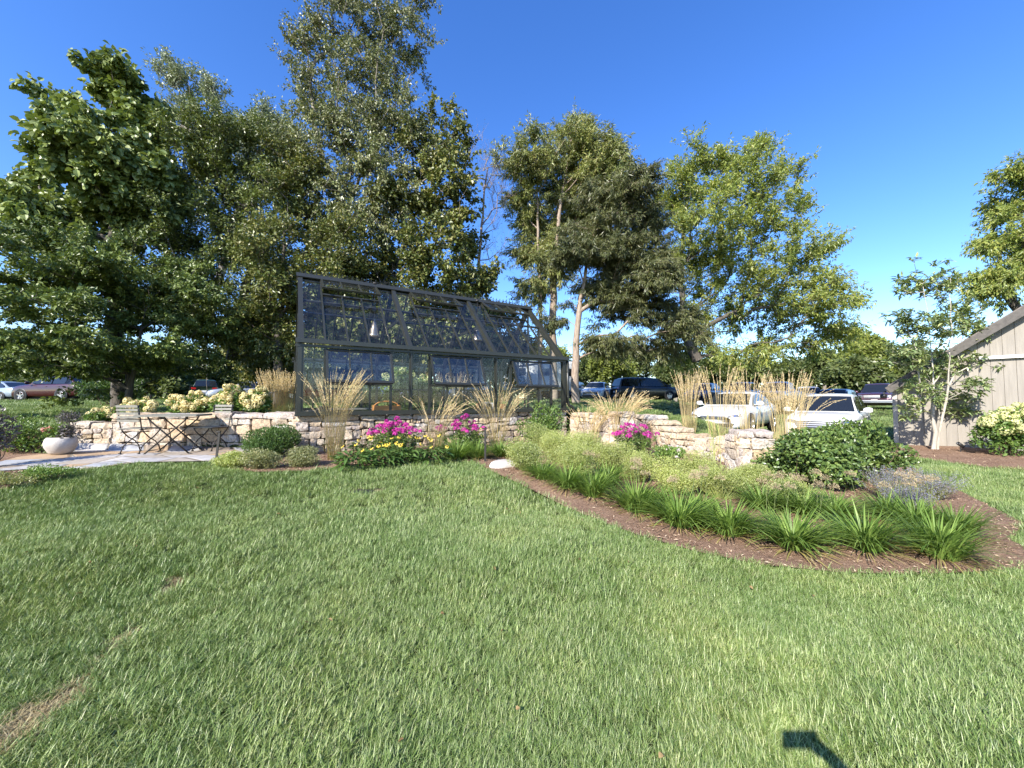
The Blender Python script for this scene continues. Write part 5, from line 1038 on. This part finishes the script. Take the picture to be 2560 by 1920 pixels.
for sg in (-1, 1):
    for d_ in (-1, 1):
        y = sg*(.24 if d_ > 0 else .215); g = Geo(); g.tube([(-d_*.30, y, .70), (-d_*.26, y, .62), (d_*.36, y, 0.0)], .013, 6); g.box((d_*.36, y, .009), (.05, .035, .02)); g.build('leg', M['steel'], t, True, True)
for d_ in (-1, 1): g = Geo(); g.tube([(d_*.30, -.22, .07), (d_*.30, .22, .07)], .008, 5); g.tube([(d_*.27, -.22, .66), (d_*.27, .22, .66)], .008, 5); g.build('stretcher', M['steel'], t, True, True)
c = GP(151, 1139); t = thing('stone_planter', 'round pale stone bowl planter at the end of the patio wall', 'planter', (c[0], c[1], c[2]+.03)); g = Geo()
g.lathe([(r*.68, z) for r, z in ((0, .0), (.17, .0), (.235, .04), (.30, .13), (.315, .20), (.29, .27), (.255, .30), (.235, .305), (.225, .28), (.23, .24), (0, .24))], (0, 0, 0), 36); g.build('bowl', M['concrete'], t, True, True)
g = Geo(); g.lathe([(0, .262), (.14, .262), (.153, .25)], (0, 0, 0), 20); g.build('soil', M['soil'], t, False, True)
shrub('bedding_plants', 'mixed bedding plants with salmon blooms growing in the stone planter', 'flower', (c[0], c[1], c[2]+.27), .19, .17, .16, 800, .05, .026, 'g_mid', 700, stems=14, flowers=None)
shrub('salmon_flowers', 'salmon pink and orange blooms at the left side of the stone planter', 'flower', (c[0]-.13, c[1]-.05, c[2]+.27), .12, .14, .15, 260, .045, .025, 'g_mid', 701, stems=8, flowers=heads('pink', 9, .035, .03, 26, .032, 'bloom'))
shrub('purple_flowers', 'dull purple trailing foliage at the right side of the stone planter', 'flower', (c[0]+.12, c[1]-.02, c[2]+.28), .12, .14, .17, 420, .05, .022, 'darkpurple', 702, stems=10)
def stake(px, py, h, label, lean):
    c = GP(px, py); t = thing('metal_stake', label, 'stake', (c[0], c[1], c[2]), 0, 'metal garden stakes'); g = Geo(); g.beam((0, 0, -.05), (lean, 0, h), .036, .012, (0, 1, 0)); g.build('post', M['steel'], t, local=True)
    g = Geo(); g.box((lean-.02, -.004, h+.008), (.075, .03, .02)); g.build('cap', M['steel'], t, local=True)
stake(539, 1156, .50, 'thin dark metal stake before the right folding chair', .05); stake(1213, 1157, .60, 'dark metal stake among the strap leaved clumps below the greenhouse', .0)
c = GP(905, 1229); t = thing('drain_cover', 'oval dark plastic valve cover sunk in the lawn', 'cover', (c[0], c[1], c[2])); g = Geo(); g.lathe([(0, .012), (.085, .012), (.09, .009), (.094, .006), (.115, .007), (.12, .003), (.12, -.03)], (0, 0, 0), 26, np.diag((1.25, .9, 1))); g.build('lid', M['black_plastic'], t, local=True)
c = GP(2402, 1132); t = thing('garden_spotlight', 'small black garden spotlight in the mulch before the shed', 'light', (c[0], c[1], c[2]+.01)); g = Geo(); g.tube([(0, 0, -.05), (0, 0, .14)], .012, 6); g.build('spike', M['black_plastic'], t, local=True)
g = Geo(); th = math.radians(35); Rm = np.array(((math.cos(th), 0, math.sin(th)), (0, 1, 0), (-math.sin(th), 0, math.cos(th)))); g.lathe([(0, -.09), (.035, -.09), (.042, -.04), (.042, .08), (.036, .08), (.03, .05), (0, .05)], (0, 0, .2), 14, Rm@np.array(((0, 0, -1), (0, 1, 0), (1, 0, 0)))); g.build('lamp_head', M['black_plastic'], t, True, True)

# ------------------------------------------------------------------ cars
def paintmat(name, col, metal=0.0):
    m, t, b, _ = new_mat(name); b.inputs['Base Color'].default_value = (*col, 1); b.inputs['Roughness'].default_value = .35; b.inputs['Metallic'].default_value = metal
    b.inputs['Coat Weight'].default_value = .6; b.inputs['Coat Roughness'].default_value = .03; return m
PT = dict(white=paintmat('white_car_paint', (.62, .62, .61)), red=paintmat('dark_red_shaded_paint', (.035, .002, .004), .1), silver=paintmat('silver_car_paint', (.42, .43, .45), .7), black=paintmat('black_car_paint', (.006, .006, .007)), navy=paintmat('navy_car_paint', (.02, .035, .09), .3),  # red is darkened further: the tree shade over that car is in its colour
          maroon=paintmat('dark_maroon_paint', (.06, .022, .035), .3), green=paintmat('dark_green_paint', (.018, .04, .025), .2), grey=paintmat('grey_car_paint', (.11, .115, .125), .5), brightred=paintmat('bright_red_paint', (.45, .02, .02)), bluegrey=paintmat('pale_blue_grey_paint', (.30, .36, .44), .5))
M['headlight'] = plain('headlamp_lens', (.16, .165, .175), .08, .3, .6, .1, 30, 1)
M['taillight'] = plain('tail_lamp_lens', (.38, .012, .012), .15, 0, .6, .1, 30, 1)
M['amber'] = plain('amber_lens', (.7, .25, .03), .2, 0, .6, .1, 30, 1)
SHAPES = {  # half width, wheel x front/rear, wheel radius, shell stations (x, top z, half width factor, bottom z), cabin (cowl x, roof front x, roof rear x, back x, roof z, belt z, rear belt z)
 'sedan': (.91, 1.42, -1.36, .33, [(2.36, .58, .62, .30), (2.33, .66, .76, .20), (2.22, .74, .88, .18), (1.95, .82, .96, .18), (1.5, .90, 1, .20), (.95, .96, 1, .22), (.2, .965, 1, .22), (-.8, .985, 1, .22), (-1.5, 1.03, .99, .24), (-2.0, 1.05, .95, .26), (-2.26, 1.02, .88, .28), (-2.36, .80, .80, .32), (-2.38, .60, .74, .36)], (1.0, .22, -1.0, -1.85, 1.45, .93, 1.0)),
 'suv': (.93, 1.36, -1.36, .37, [(2.26, .62, .66, .34), (2.23, .78, .82, .24), (2.12, .92, .92, .22), (1.8, 1.0, .97, .22), (1.3, 1.05, 1, .25), (.9, 1.08, 1, .25), (0, 1.09, 1, .25), (-.9, 1.10, 1, .25), (-1.7, 1.13, .99, .27), (-2.1, 1.14, .95, .3), (-2.24, 1.05, .90, .34), (-2.28, .66, .84, .36)], (1.0, .35, -1.45, -2.12, 1.66, 1.04, 1.10)),
 'van': (.98, 1.55, -1.5, .36, [(2.54, .62, .66, .30), (2.50, .80, .82, .22), (2.38, .92, .92, .2), (2.0, 1.02, .98, .22), (1.5, 1.08, 1, .22), (.5, 1.1, 1, .22), (-1, 1.1, 1, .22), (-2, 1.1, .99, .24), (-2.44, 1.1, .95, .26), (-2.54, .9, .9, .3)], (1.75, .75, -2.2, -2.46, 1.76, 1.04, 1.06)),
 'pickup': (.98, 1.75, -1.75, .39, [(2.80, .66, .78, .42), (2.78, .98, .90, .34), (2.6, 1.10, .95, .34), (2.0, 1.15, .99, .36), (1.2, 1.18, 1, .36), (0, 1.18, 1, .36), (-.95, 1.18, 1, .36), (-1.5, 1.2, 1, .36), (-2.6, 1.2, .99, .4), (-2.78, 1.18, .96, .46)], (1.05, .45, -.7, -.92, 1.80, 1.12, 1.14)),
}
from mathutils.bvhtree import BVHTree
BVH = {}
FRONT = {  # (y, z) corners: headlight, grille, lower intake
 'sedan': ([(.46, .575), (.80, .60), (.84, .71), (.50, .645)], [(-.36, .50), (.36, .50), (.40, .63), (-.40, .63)], [(-.58, .26), (.58, .26), (.66, .38), (-.66, .38)]),
 'suv': ([(.50, .76), (.82, .78), (.86, .90), (.56, .85)], [(-.42, .52), (.42, .52), (.62, .83), (-.62, .83)], [(-.60, .32), (.60, .32), (.66, .42), (-.66, .42)]),
 'van': ([(.52, .74), (.86, .76), (.90, .92), (.56, .86)], [(-.42, .58), (.42, .58), (.48, .80), (-.48, .80)], [(-.62, .28), (.62, .28), (.68, .42), (-.68, .42)]),
 'pickup': ([(.56, .82), (.84, .82), (.86, 1.02), (.56, .98)], [(-.50, .78), (.50, .78), (.54, 1.0), (-.54, 1.0)], [(-.60, .50), (.60, .50), (.62, .58), (-.62, .58)]),
}
def car(kind, label, loc, yaw, paint, group='parked cars', roof_rails=False, grille='bars', name='parked_car', cat='car'):
    """x is forward; loc is on the ground; yaw turns the nose from +x"""
    hw, xf, xr, wr, st, (xc, x1, x2, xb, zr, zb, zb2) = SHAPES[kind]; pm = PT[paint]
    t = thing(name, label, cat, loc, yaw, group); g = Geo(); rows = []
    for x, z, f, b in st:
        w_ = hw*f; rows.append([(x, 0, b), (x, w_*.86, b), (x, w_*.97, b+.09), (x, w_, b+(z-b)*.45), (x, w_*.985, b+(z-b)*.78), (x, w_*.93, z-.035), (x, w_*.80, z), (x, w_*.4, z+.022), (x, 0, z+.028)])
    V = []
    for r_ in rows: V += r_+[(x, -y, z) for x, y, z in r_[-2:0:-1]]
    m = len(V)//len(rows); F = [(k*m+i, k*m+(i+1) % m, (k+1)*m+(i+1) % m, (k+1)*m+i) for k in range(len(rows)-1) for i in range(m)]+[tuple(range(m)), tuple((len(rows)-1)*m+i for i in range(m))[::-1]]
    g.add(V, [f[::-1] for f in F])
    wb, wt = hw*.90, hw*.70; N = 7; V = []            # cabin shell: roof, pillars
    prof = [(xc, zb), (xc+(x1-xc)*.5, zb+(zr-zb)*.49), (x1, zr-.035), (x1-.22, zr), ((x1+x2)/2, zr+.025), (x2+.2, zr), (x2, zr-.04), (x2+(xb-x2)*.5, zb2+(zr-zb2)*.48), (xb, zb2)]
    for x, z in prof:
        k = np.clip((z-zb)/(zr-zb), 0, 1); w_ = wb+(wt-wb)*k; cr = .03*k
        V += [(x, w_, min(zb, z)-.02 if False else zb-.03), (x, w_, z-.03*k), (x, w_*.86, z), (x, 0, z+cr), (x, -w_*.86, z), (x, -w_, z-.03*k), (x, -w_, zb-.03)]
    F = [(k*N+i, k*N+i+1, (k+1)*N+i+1, (k+1)*N+i) for k in range(len(prof)-1) for i in range(N-1)]; g.add(V, F)
    body = g.build('body', pm, t, True, True)
    bv = body.modifiers.new('soft_edges', 'SUBSURF'); bv.levels = 1; bv.render_levels = 1
    def sidew(x, z): k = np.clip((z-zb)/(zr-zb), 0, 1); return wb+(wt-wb)*k+.004
    def zroof(x): return np.interp(-x, [-a for a, _ in prof], [b for _, b in prof])
    sp = [x1+.1-.02, (x1+x2)/2-.05, x2+.08] if kind != 'pickup' else [x1+.1, (x1+x2)/2+.1, x2+.03]
    def glass_strip(xa, xz, nm):
        g = Geo()
        for sg in (-1, 1):
            g2 = []; 
            for x in np.linspace(xa, xz, 7):
                zt = min(zroof(x)-.075, zr-.075); zl = zb+.05
                if zt > zl+.02: g2.append(((x, sg*sidew(x, zl), zl), (x, sg*sidew(x, zt), zt)))
            V = [q for p in g2 for q in p]; F = [(2*k, 2*k+2, 2*k+3, 2*k+1) for k in range(len(g2)-1)]
            gg = Geo(); gg.add(V, F); gg.build(nm, M['car_glass'], t, True, True)
    mid = (x1+x2)/2-.05 if kind != 'pickup' else (x1+x2)/2+.05
    glass_strip(xc-.28, mid+.04, 'side_window'); glass_strip(mid-.04, (x2+xb)/2+.02 if kind in ('sedan', 'suv') else x2+.04, 'side_window')
    if kind in ('van', 'suv'): glass_strip(x2+.5 if kind == 'van' else x2-.0, x2+.06 if kind == 'van' else xb+.2, 'rear_side_window')
    for nm, a, b, off in (('windscreen', (xc, zb), (x1, zr-.035), 1), ('rear_window', (xb, zb2), (x2, zr-.04), -1)):
        V = []; dx, dz = b[0]-a[0], b[1]-a[1]; L = math.hypot(dx, dz); nx_, nz_ = (dz/L*off if off > 0 else -dz/L, abs(dx)/L)
        for k in (.10, .5, .90):
            x, z = a[0]+dx*k, a[1]+dz*k; w_ = (wb+(wt-wb)*np.clip((z-zb)/(zr-zb), 0, 1))*.9
            for y in (-1, -.5, 0, .5, 1): V.append((x+nx_*.022, y*w_, z+nz_*.022+.02*k*(1-y*y)))
        g = Geo(); g.add(V, [(k*5+i, k*5+i+1, (k+1)*5+i+1, (k+1)*5+i) for k in range(2) for i in range(4)]); g.build(nm, M['car_glass'], t, True, True)
    for x in (xf, xr):
        for sg in (-1, 1):
            y = sg*(hw-.085); Rm = np.array(((1, 0, 0), (0, 0, sg), (0, 1, 0)))
            g = Geo(); g.lathe([(wr*.62, -.10), (wr*.94, -.10), (wr, -.07), (wr, .07), (wr*.94, .095), (wr*.64, .10)], (x, y, wr), 28, Rm); w_o = g.build('wheel', M['rubber'], t, True, True)
            g = Geo(); g.lathe([(wr*.66, .09), (wr*.60, .098), (wr*.57, .05), (0, .045)], (x, y, wr), 28, Rm)
            for k in range(5): a = k*2*PI/5+.3; g.beam((x, y+sg*.085, wr), (x+math.cos(a)*wr*.6, y+sg*.09, wr+math.sin(a)*wr*.6), .055, .02, (0, 1, 0))
            o = g.build('rim', M['alloy'], t, False, True); o.parent = w_o
            g = Geo(); g.lathe([(wr*1.0, .0), (wr*1.16, .005), (wr*1.16, -.06)], (x, sg*(hw+.001), wr+.01), 28, Rm); g.build('wheel_arch', M['black_plastic'], t, True, True)
    xn = st[0][0]; wn = hw*st[1][2]; zl = st[1][1]; xt = st[-1][0]; zt = st[-3][1]
    if kind not in BVH:
        bpy.context.view_layer.update(); BVH[kind] = BVHTree.FromObject(body, bpy.context.evaluated_depsgraph_get())
    def patch(nm, q, mat, front=True, off=.008, nu=8, nv=4, par=None):
        """a panel between four (y, z) corners, laid on the body surface seen from the front or the back"""
        V = []; s_ = 1 if front else -1; q = np.array(q, float)
        for a in np.linspace(0, 1, nv):
            for b in np.linspace(0, 1, nu):
                y, z = (q[0]*(1-b)+q[1]*b)*(1-a)+(q[3]*(1-b)+q[2]*b)*a; h = BVH[kind].ray_cast((4*s_, y, z), (-s_, 0, 0))[0]
                V.append((h[0]+off*s_ if h else np.nan, y, z))
        V = np.array(V); ok = ~np.isnan(V[:, 0]); V[~ok, 0] = V[ok, 0].min() if ok.any() else xn-.2
        g = Geo(); g.add(V, [(a*nu+b, a*nu+b+1, (a+1)*nu+b+1, (a+1)*nu+b) for a in range(nv-1) for b in range(nu-1)]); o = g.build(nm, mat, t, True, True)
        if par: o.parent = par
        return o
    hl, gp_, ip = FRONT[kind]
    for sg in (-1, 1):
        o = patch('headlight', [(sg*y, z) for y, z in hl], M['headlight'])
        c0 = np.mean(hl, 0); patch('reflector', [(sg*(c0[0]+a), c0[1]+b) for a, b in ((-.07, -.025), (.05, -.02), (.05, .03), (-.07, .02))], M['chrome'], off=.014, par=o)
    gr_o = patch('grille', gp_, M['black_plastic'], off=.010, nu=12, nv=6); q = np.array(gp_)
    nb = 5
    for k in range(nb):
        f = (k+.5)/nb; L0, R0 = q[0]*(1-f)+q[3]*f, q[1]*(1-f)+q[2]*f; patch('grille_bar', [L0*.97, R0*.97, R0*.97+(0, .014), L0*.97+(0, .014)], M['alloy'], off=.017, nu=8, nv=2, par=gr_o)
    patch('lower_intake', ip, M['black_plastic'], off=.010, nu=10)
    patch('front_plate', [(-.16, ip[2][1]+.03), (.16, ip[2][1]+.03), (.16, ip[2][1]+.11), (-.16, ip[2][1]+.11)], M['trim_white'], off=.02)
    for sg in (-1, 1):
        patch('taillight', [(sg*hw*.52, zt-.26), (sg*hw*.80, zt-.26), (sg*hw*.84, zt-.10), (sg*hw*.52, zt-.12)], M['taillight'], False)
        g = Geo(); g.lathe([(0, -.11), (.05, -.11), (.085, -.05), (.09, .05), (.06, .1), (0, .11)], (xc-.22, sg*(hw+.10), zb+.11), 10, np.array(((.55, 0, 0), (0, 0, 1), (0, 1, 0)))); g.beam((xc-.22, sg*(hw-.08), zb+.06), (xc-.22, sg*(hw+.06), zb+.08), .05, .03); g.build('wing_mirror', pm, t, True, True)
        for x in (mid+.3, mid-.55): g = Geo(); g.beam((x-.08, sg*(hw*.985+.006), zb-.12), (x+.08, sg*(hw*.985+.006), zb-.12), .02, .025); g.build('door_handle', pm, t, local=True)
    if kind in ('pickup',): g = Geo(); g.box((xn+.05, 0, .56), (.16, hw*1.86, .20)); g.box((xt-.05, 0, .60), (.16, hw*1.8, .18)); o = g.build('bumper', M['alloy'], t, local=True); bb = o.modifiers.new('edge', 'BEVEL'); bb.width = .03; bb.segments = 2
    g = Geo(); g.box((xt-.02, 0, zt-.42), (.02, .32, .15)); g.build('number_plate', M['trim_white'], t, local=True)
    g = Geo(); g.box((0, 0, st[3][3]+.02), (xn-xt-.7, hw*1.5, .12)); g.build('underbody', M['rubber'], t, local=True)
    return t
def car_at(kind, px, d, yaw, paint, label, dz=0, **kw): x, y, z = at_d(px, d); return car(kind, label, (x, y, z-.02+dz), math.radians(yaw), paint, **kw)
# nose direction: yaw 180 = facing left, 270 = facing the camera
car_at('sedan', 1838, 14.6, 223, 'white', 'white sedan facing the garden, half hidden by tall tan grasses')
car_at('suv', 2072, 13.1, 223, 'white', 'white hatchback behind the broadleaf shrub beside the shed')
car_at('pickup', 2196, 27, 222, 'maroon', 'dark maroon pickup truck with bright grille left of the shed corner', grille='bright')
car_at('suv', 2085, 23, 218, 'navy', 'dark blue car behind the roof of the white hatchback')
car_at('suv', 2015, 31, 60, 'white', 'small white car between the tan grass and the dark blue car')
car_at('van', 1612, 30.5, 8, 'black', 'black minivan parked on the grass behind the wide tan grass')
car_at('pickup', 1945, 27, 220, 'silver', 'silver pickup behind the rightmost tan grass', name='parked_truck')
car_at('suv', 1855, 29, 225, 'grey', 'dark grey car behind the white sedan roof'); car_at('suv', 1760, 31, 226, 'navy', 'navy car behind the tree trunk and the narrow tan grass')
car_at('sedan', 1492, 31, 246, 'white', 'white sedan behind the short tan grass, right of the pale tree trunk'); car_at('suv', 1428, 34, 244, 'navy', 'navy car at the right corner of the greenhouse, behind the tree trunk'); car_at('sedan', 1555, 34, 246, 'grey', 'dark car between the white sedan and the black minivan')
car_at('suv', 148, 24.5, 176, 'red', 'dark red car under the low green tree at the left'); car_at('sedan', 8, 29, 172, 'bluegrey', 'pale blue grey sedan cut by the left picture edge')
car_at('pickup', 515, 33, 126, 'green', 'dark green pickup seen from behind in the shade of the trees', name='parked_truck'); car_at('sedan', 612, 30, 215, 'silver', 'silver sedan left of the tan grass, nearer of two'); car_at('sedan', 640, 35, 215, 'silver', 'silver sedan farther back beside the tan grass')
car_at('van', 808, 25, 10, 'brightred', 'bright red van seen through the left bay of the greenhouse'); car_at('suv', 925, 30, 235, 'bluegrey', 'pale blue grey car seen through the greenhouse below the first lamp'); car_at('sedan', 1060, 32, 240, 'grey', 'dark grey sedan seen through the middle of the greenhouse'); car_at('suv', 1180, 33, 240, 'navy', 'navy car seen through the greenhouse behind the fan of grass')
x, y, z = at_d(1345, 30); t = thing('travel_trailer', 'white boxy travel trailer seen through the right bay of the greenhouse', 'trailer', (x, y, z), math.radians(12), 'parked cars')
g = Geo(); g.box((0, 0, 1.75), (5.6, 2.3, 2.3)); o = g.build('body', PT['white'], t, local=True); bb = o.modifiers.new('edge', 'BEVEL'); bb.width = .18; bb.segments = 4
for xx in (-1.7, .2, 1.9): g = Geo(); g.box((xx, -1.155, 2.05), (.85, .02, .55)); o = g.build('window', M['car_glass'], t, local=True)
g = Geo(); g.box((-.75, -1.155, 1.6), (.62, .025, 1.75)); g.build('door', M['trim_white'], t, local=True)
for xx in (-.4, .4):
    for sg in (-1, 1): g = Geo(); g.lathe([(.2, -.1), (.33, -.1), (.35, -.06), (.35, .06), (.33, .1), (.2, .1), (0, .06)], (xx+.9, sg*1.0, .35), 22, np.array(((1, 0, 0), (0, 0, sg), (0, 1, 0)))); g.build('wheel', M['rubber'], t, True, True)
g = Geo(); g.beam((2.8, 0, .55), (3.9, 0, .5), .12, .12); g.build('drawbar', M['steel'], t, local=True)
# ------------------------------------------------------------------ the photographer, whose arm and phone throw the shadow on the lawn
def skin_mesh(name, joints, bones, mat, parent, levels=2, root=0):
    """joints: {name: (x, y, z, radius)}; one continuous surface grown round connected edges"""
    keys = list(joints); me = bpy.data.meshes.new(name); me.from_pydata([joints[k][:3] for k in keys], [(keys.index(a), keys.index(b)) for a, b in bones], [])
    o = bpy.data.objects.new(name, me); COL.objects.link(o); me.materials.append(mat); o.parent = parent
    md = o.modifiers.new('skin', 'SKIN'); md.use_smooth_shade = True
    if not me.skin_vertices: bpy.context.view_layer.objects.active = o; 
    for k, sv in zip(keys, me.skin_vertices[0].data): r = joints[k][3]; sv.radius = (r, r) if np.isscalar(r) else r; sv.use_root = keys.index(k) == root
    sb = o.modifiers.new('smooth', 'SUBSURF'); sb.levels = levels; sb.render_levels = levels
    return o
M['skin'] = plain('skin', (.52, .32, .23), .55, 0, .4, .06, 9); M['shirt'] = plain('blue_cotton', (.08, .13, .24), .85, 0, .2, .1, 30); M['shorts'] = plain('khaki_cotton', (.30, .25, .17), .85, 0, .2, .1, 30); M['hair'] = plain('brown_hair', (.06, .04, .025), .6, 0, .3, .3, 60); M['shoe'] = plain('grey_canvas', (.25, .25, .26), .8, 0, .2, .1, 30)
ph = thing('person', 'person behind the camera holding up a phone, whose arm shadow falls on the lawn', 'person', (.12, -.52, gz(.12, -.52)))
J = dict(pelvis=(0, 0, .96, .125), waist=(0, .0, 1.10, .115), chest=(0, 0, 1.30, .135), neckb=(0, .01, 1.46, .062), neck=(0, .03, 1.53, .052), skull=(0, .055, 1.63, .082), crown=(0, .05, 1.70, .074),
         shr=(.19, .0, 1.42, .062), elr=(.225, .26, 1.20, .043), wrr=(.075, .47, 1.425, .029), palm=(.045, .50, 1.465, .033),
         shl=(-.19, 0, 1.42, .062), ell=(-.235, -.03, 1.13, .043), wrl=(-.23, .08, .89, .028), palml=(-.225, .11, .81, .03),
         hpr=(.10, 0, .90, .095), knr=(.105, .02, .50, .058), anr=(.11, -.02, .09, .038), tor=(.125, .15, .035, .033), hpl=(-.10, 0, .90, .095), knl=(-.105, .02, .50, .058), anl=(-.11, -.02, .09, .038), tol=(-.125, .15, .035, .033))
Bn = [('pelvis', 'waist'), ('waist', 'chest'), ('chest', 'neckb'), ('neckb', 'neck'), ('neck', 'skull'), ('skull', 'crown'), ('chest', 'shr'), ('shr', 'elr'), ('elr', 'wrr'), ('wrr', 'palm'), ('chest', 'shl'), ('shl', 'ell'), ('ell', 'wrl'), ('wrl', 'palml'),
      ('pelvis', 'hpr'), ('hpr', 'knr'), ('knr', 'anr'), ('anr', 'tor'), ('pelvis', 'hpl'), ('hpl', 'knl'), ('knl', 'anl'), ('anl', 'tol')]
for k, (dz, L) in enumerate(((.022, .9), (.006, 1.0), (-.011, .97), (-.027, .8))):        # fingers behind and around the phone's right end
    J[f'f{k}a'] = (.035, .497, 1.468+dz, .0095); J[f'f{k}b'] = (.028-.004*k, .523, 1.470+dz, .0085); J[f'f{k}c'] = (.004+.012*(1-L), .527, 1.470+dz, .0075); Bn += [('palm', f'f{k}a'), (f'f{k}a', f'f{k}b'), (f'f{k}b', f'f{k}c')]
    J[f'g{k}a'] = (-.225+.0*k, .12+.014*(1.5-k)*-1, .775, .009); J[f'g{k}b'] = (-.215, .135-.016*(1.5-k), .735, .008); J[f'g{k}c'] = (-.2, .135-.016*(1.5-k), .735-.03*L, .007); Bn += [('palml', f'g{k}a'), (f'g{k}a', f'g{k}b'), (f'g{k}b', f'g{k}c')]
J.update(ta=(.04, .478, 1.487, .011), tb=(.022, .474, 1.502, .0095), tc=(-.002, .478, 1.512, .008), ua=(-.205, .135, .80, .011), ub=(-.19, .15, .77, .0095)); Bn += [('palm', 'ta'), ('ta', 'tb'), ('tb', 'tc'), ('palml', 'ua'), ('ua', 'ub')]
skin_mesh('body', J, Bn, M['skin'], ph)
sh_ = dict(w0=(0, 0, .92, .155), w1=(0, 0, 1.10, .145), c=(0, 0, 1.31, .155), n=(0, .005, 1.445, .085), sr=(.185, 0, 1.42, .082), er=(.215, .13, 1.31, .072), sl=(-.185, 0, 1.42, .082), el=(-.21, -.015, 1.27, .07))
skin_mesh('shirt', sh_, [('w0', 'w1'), ('w1', 'c'), ('c', 'n'), ('c', 'sr'), ('sr', 'er'), ('c', 'sl'), ('sl', 'el')], M['shirt'], ph)
so_ = dict(p=(0, 0, .97, .14), r=(.10, 0, .88, .115), rk=(.107, .02, .54, .088), l=(-.10, 0, .88, .115), lk=(-.107, .02, .54, .088)); skin_mesh('shorts', so_, [('p', 'r'), ('r', 'rk'), ('p', 'l'), ('l', 'lk')], M['shorts'], ph)
skin_mesh('hair', dict(a=(0, .02, 1.70, .088), b=(0, -.01, 1.64, .08), c=(0, .0, 1.57, .055)), [('a', 'b'), ('b', 'c')], M['hair'], ph)
for sx in (-1, 1):
    skin_mesh('shoe', dict(a=(sx*.11, -.05, .055, .05), b=(sx*.12, .08, .045, .045), c=(sx*.128, .17, .035, .036)), [('a', 'b'), ('b', 'c')], M['shoe'], ph)
    g = Geo(); g.lathe([(0, -.011), (.009, -.006), (.011, 0), (.009, .006), (0, .011)], (sx*.031, .128, 1.635), 10); g.build('eye', M['trim_white'], ph, True, True)
g = Geo(); g.tube([(0, .133, 1.64), (0, .15, 1.605), (0, .155, 1.595)], [.008, .013, .01], 8); g.build('nose', M['skin'], ph, True, True)
g = Geo(); g.tube([(-.022, .128, 1.562), (0, .137, 1.564), (.022, .128, 1.562)], [.003, .007, .003], 6); g.build('mouth', plain('lips', (.42, .16, .14), .5), ph, True, True)
t = thing('mobile_phone', 'dark phone held up sideways by the person behind the camera', 'phone', (.068, -.014, 1.487)); g = Geo(); g.box((0, 0, 0), (.155, .008, .076)); o = g.build('case', M['black_plastic'], t, local=True); bv = o.modifiers.new('edge', 'BEVEL'); bv.width = .003; bv.segments = 2
g = Geo(); g.box((0, -.0045, 0), (.147, .001, .069)); g.build('screen', M['car_glass'], t, local=True)
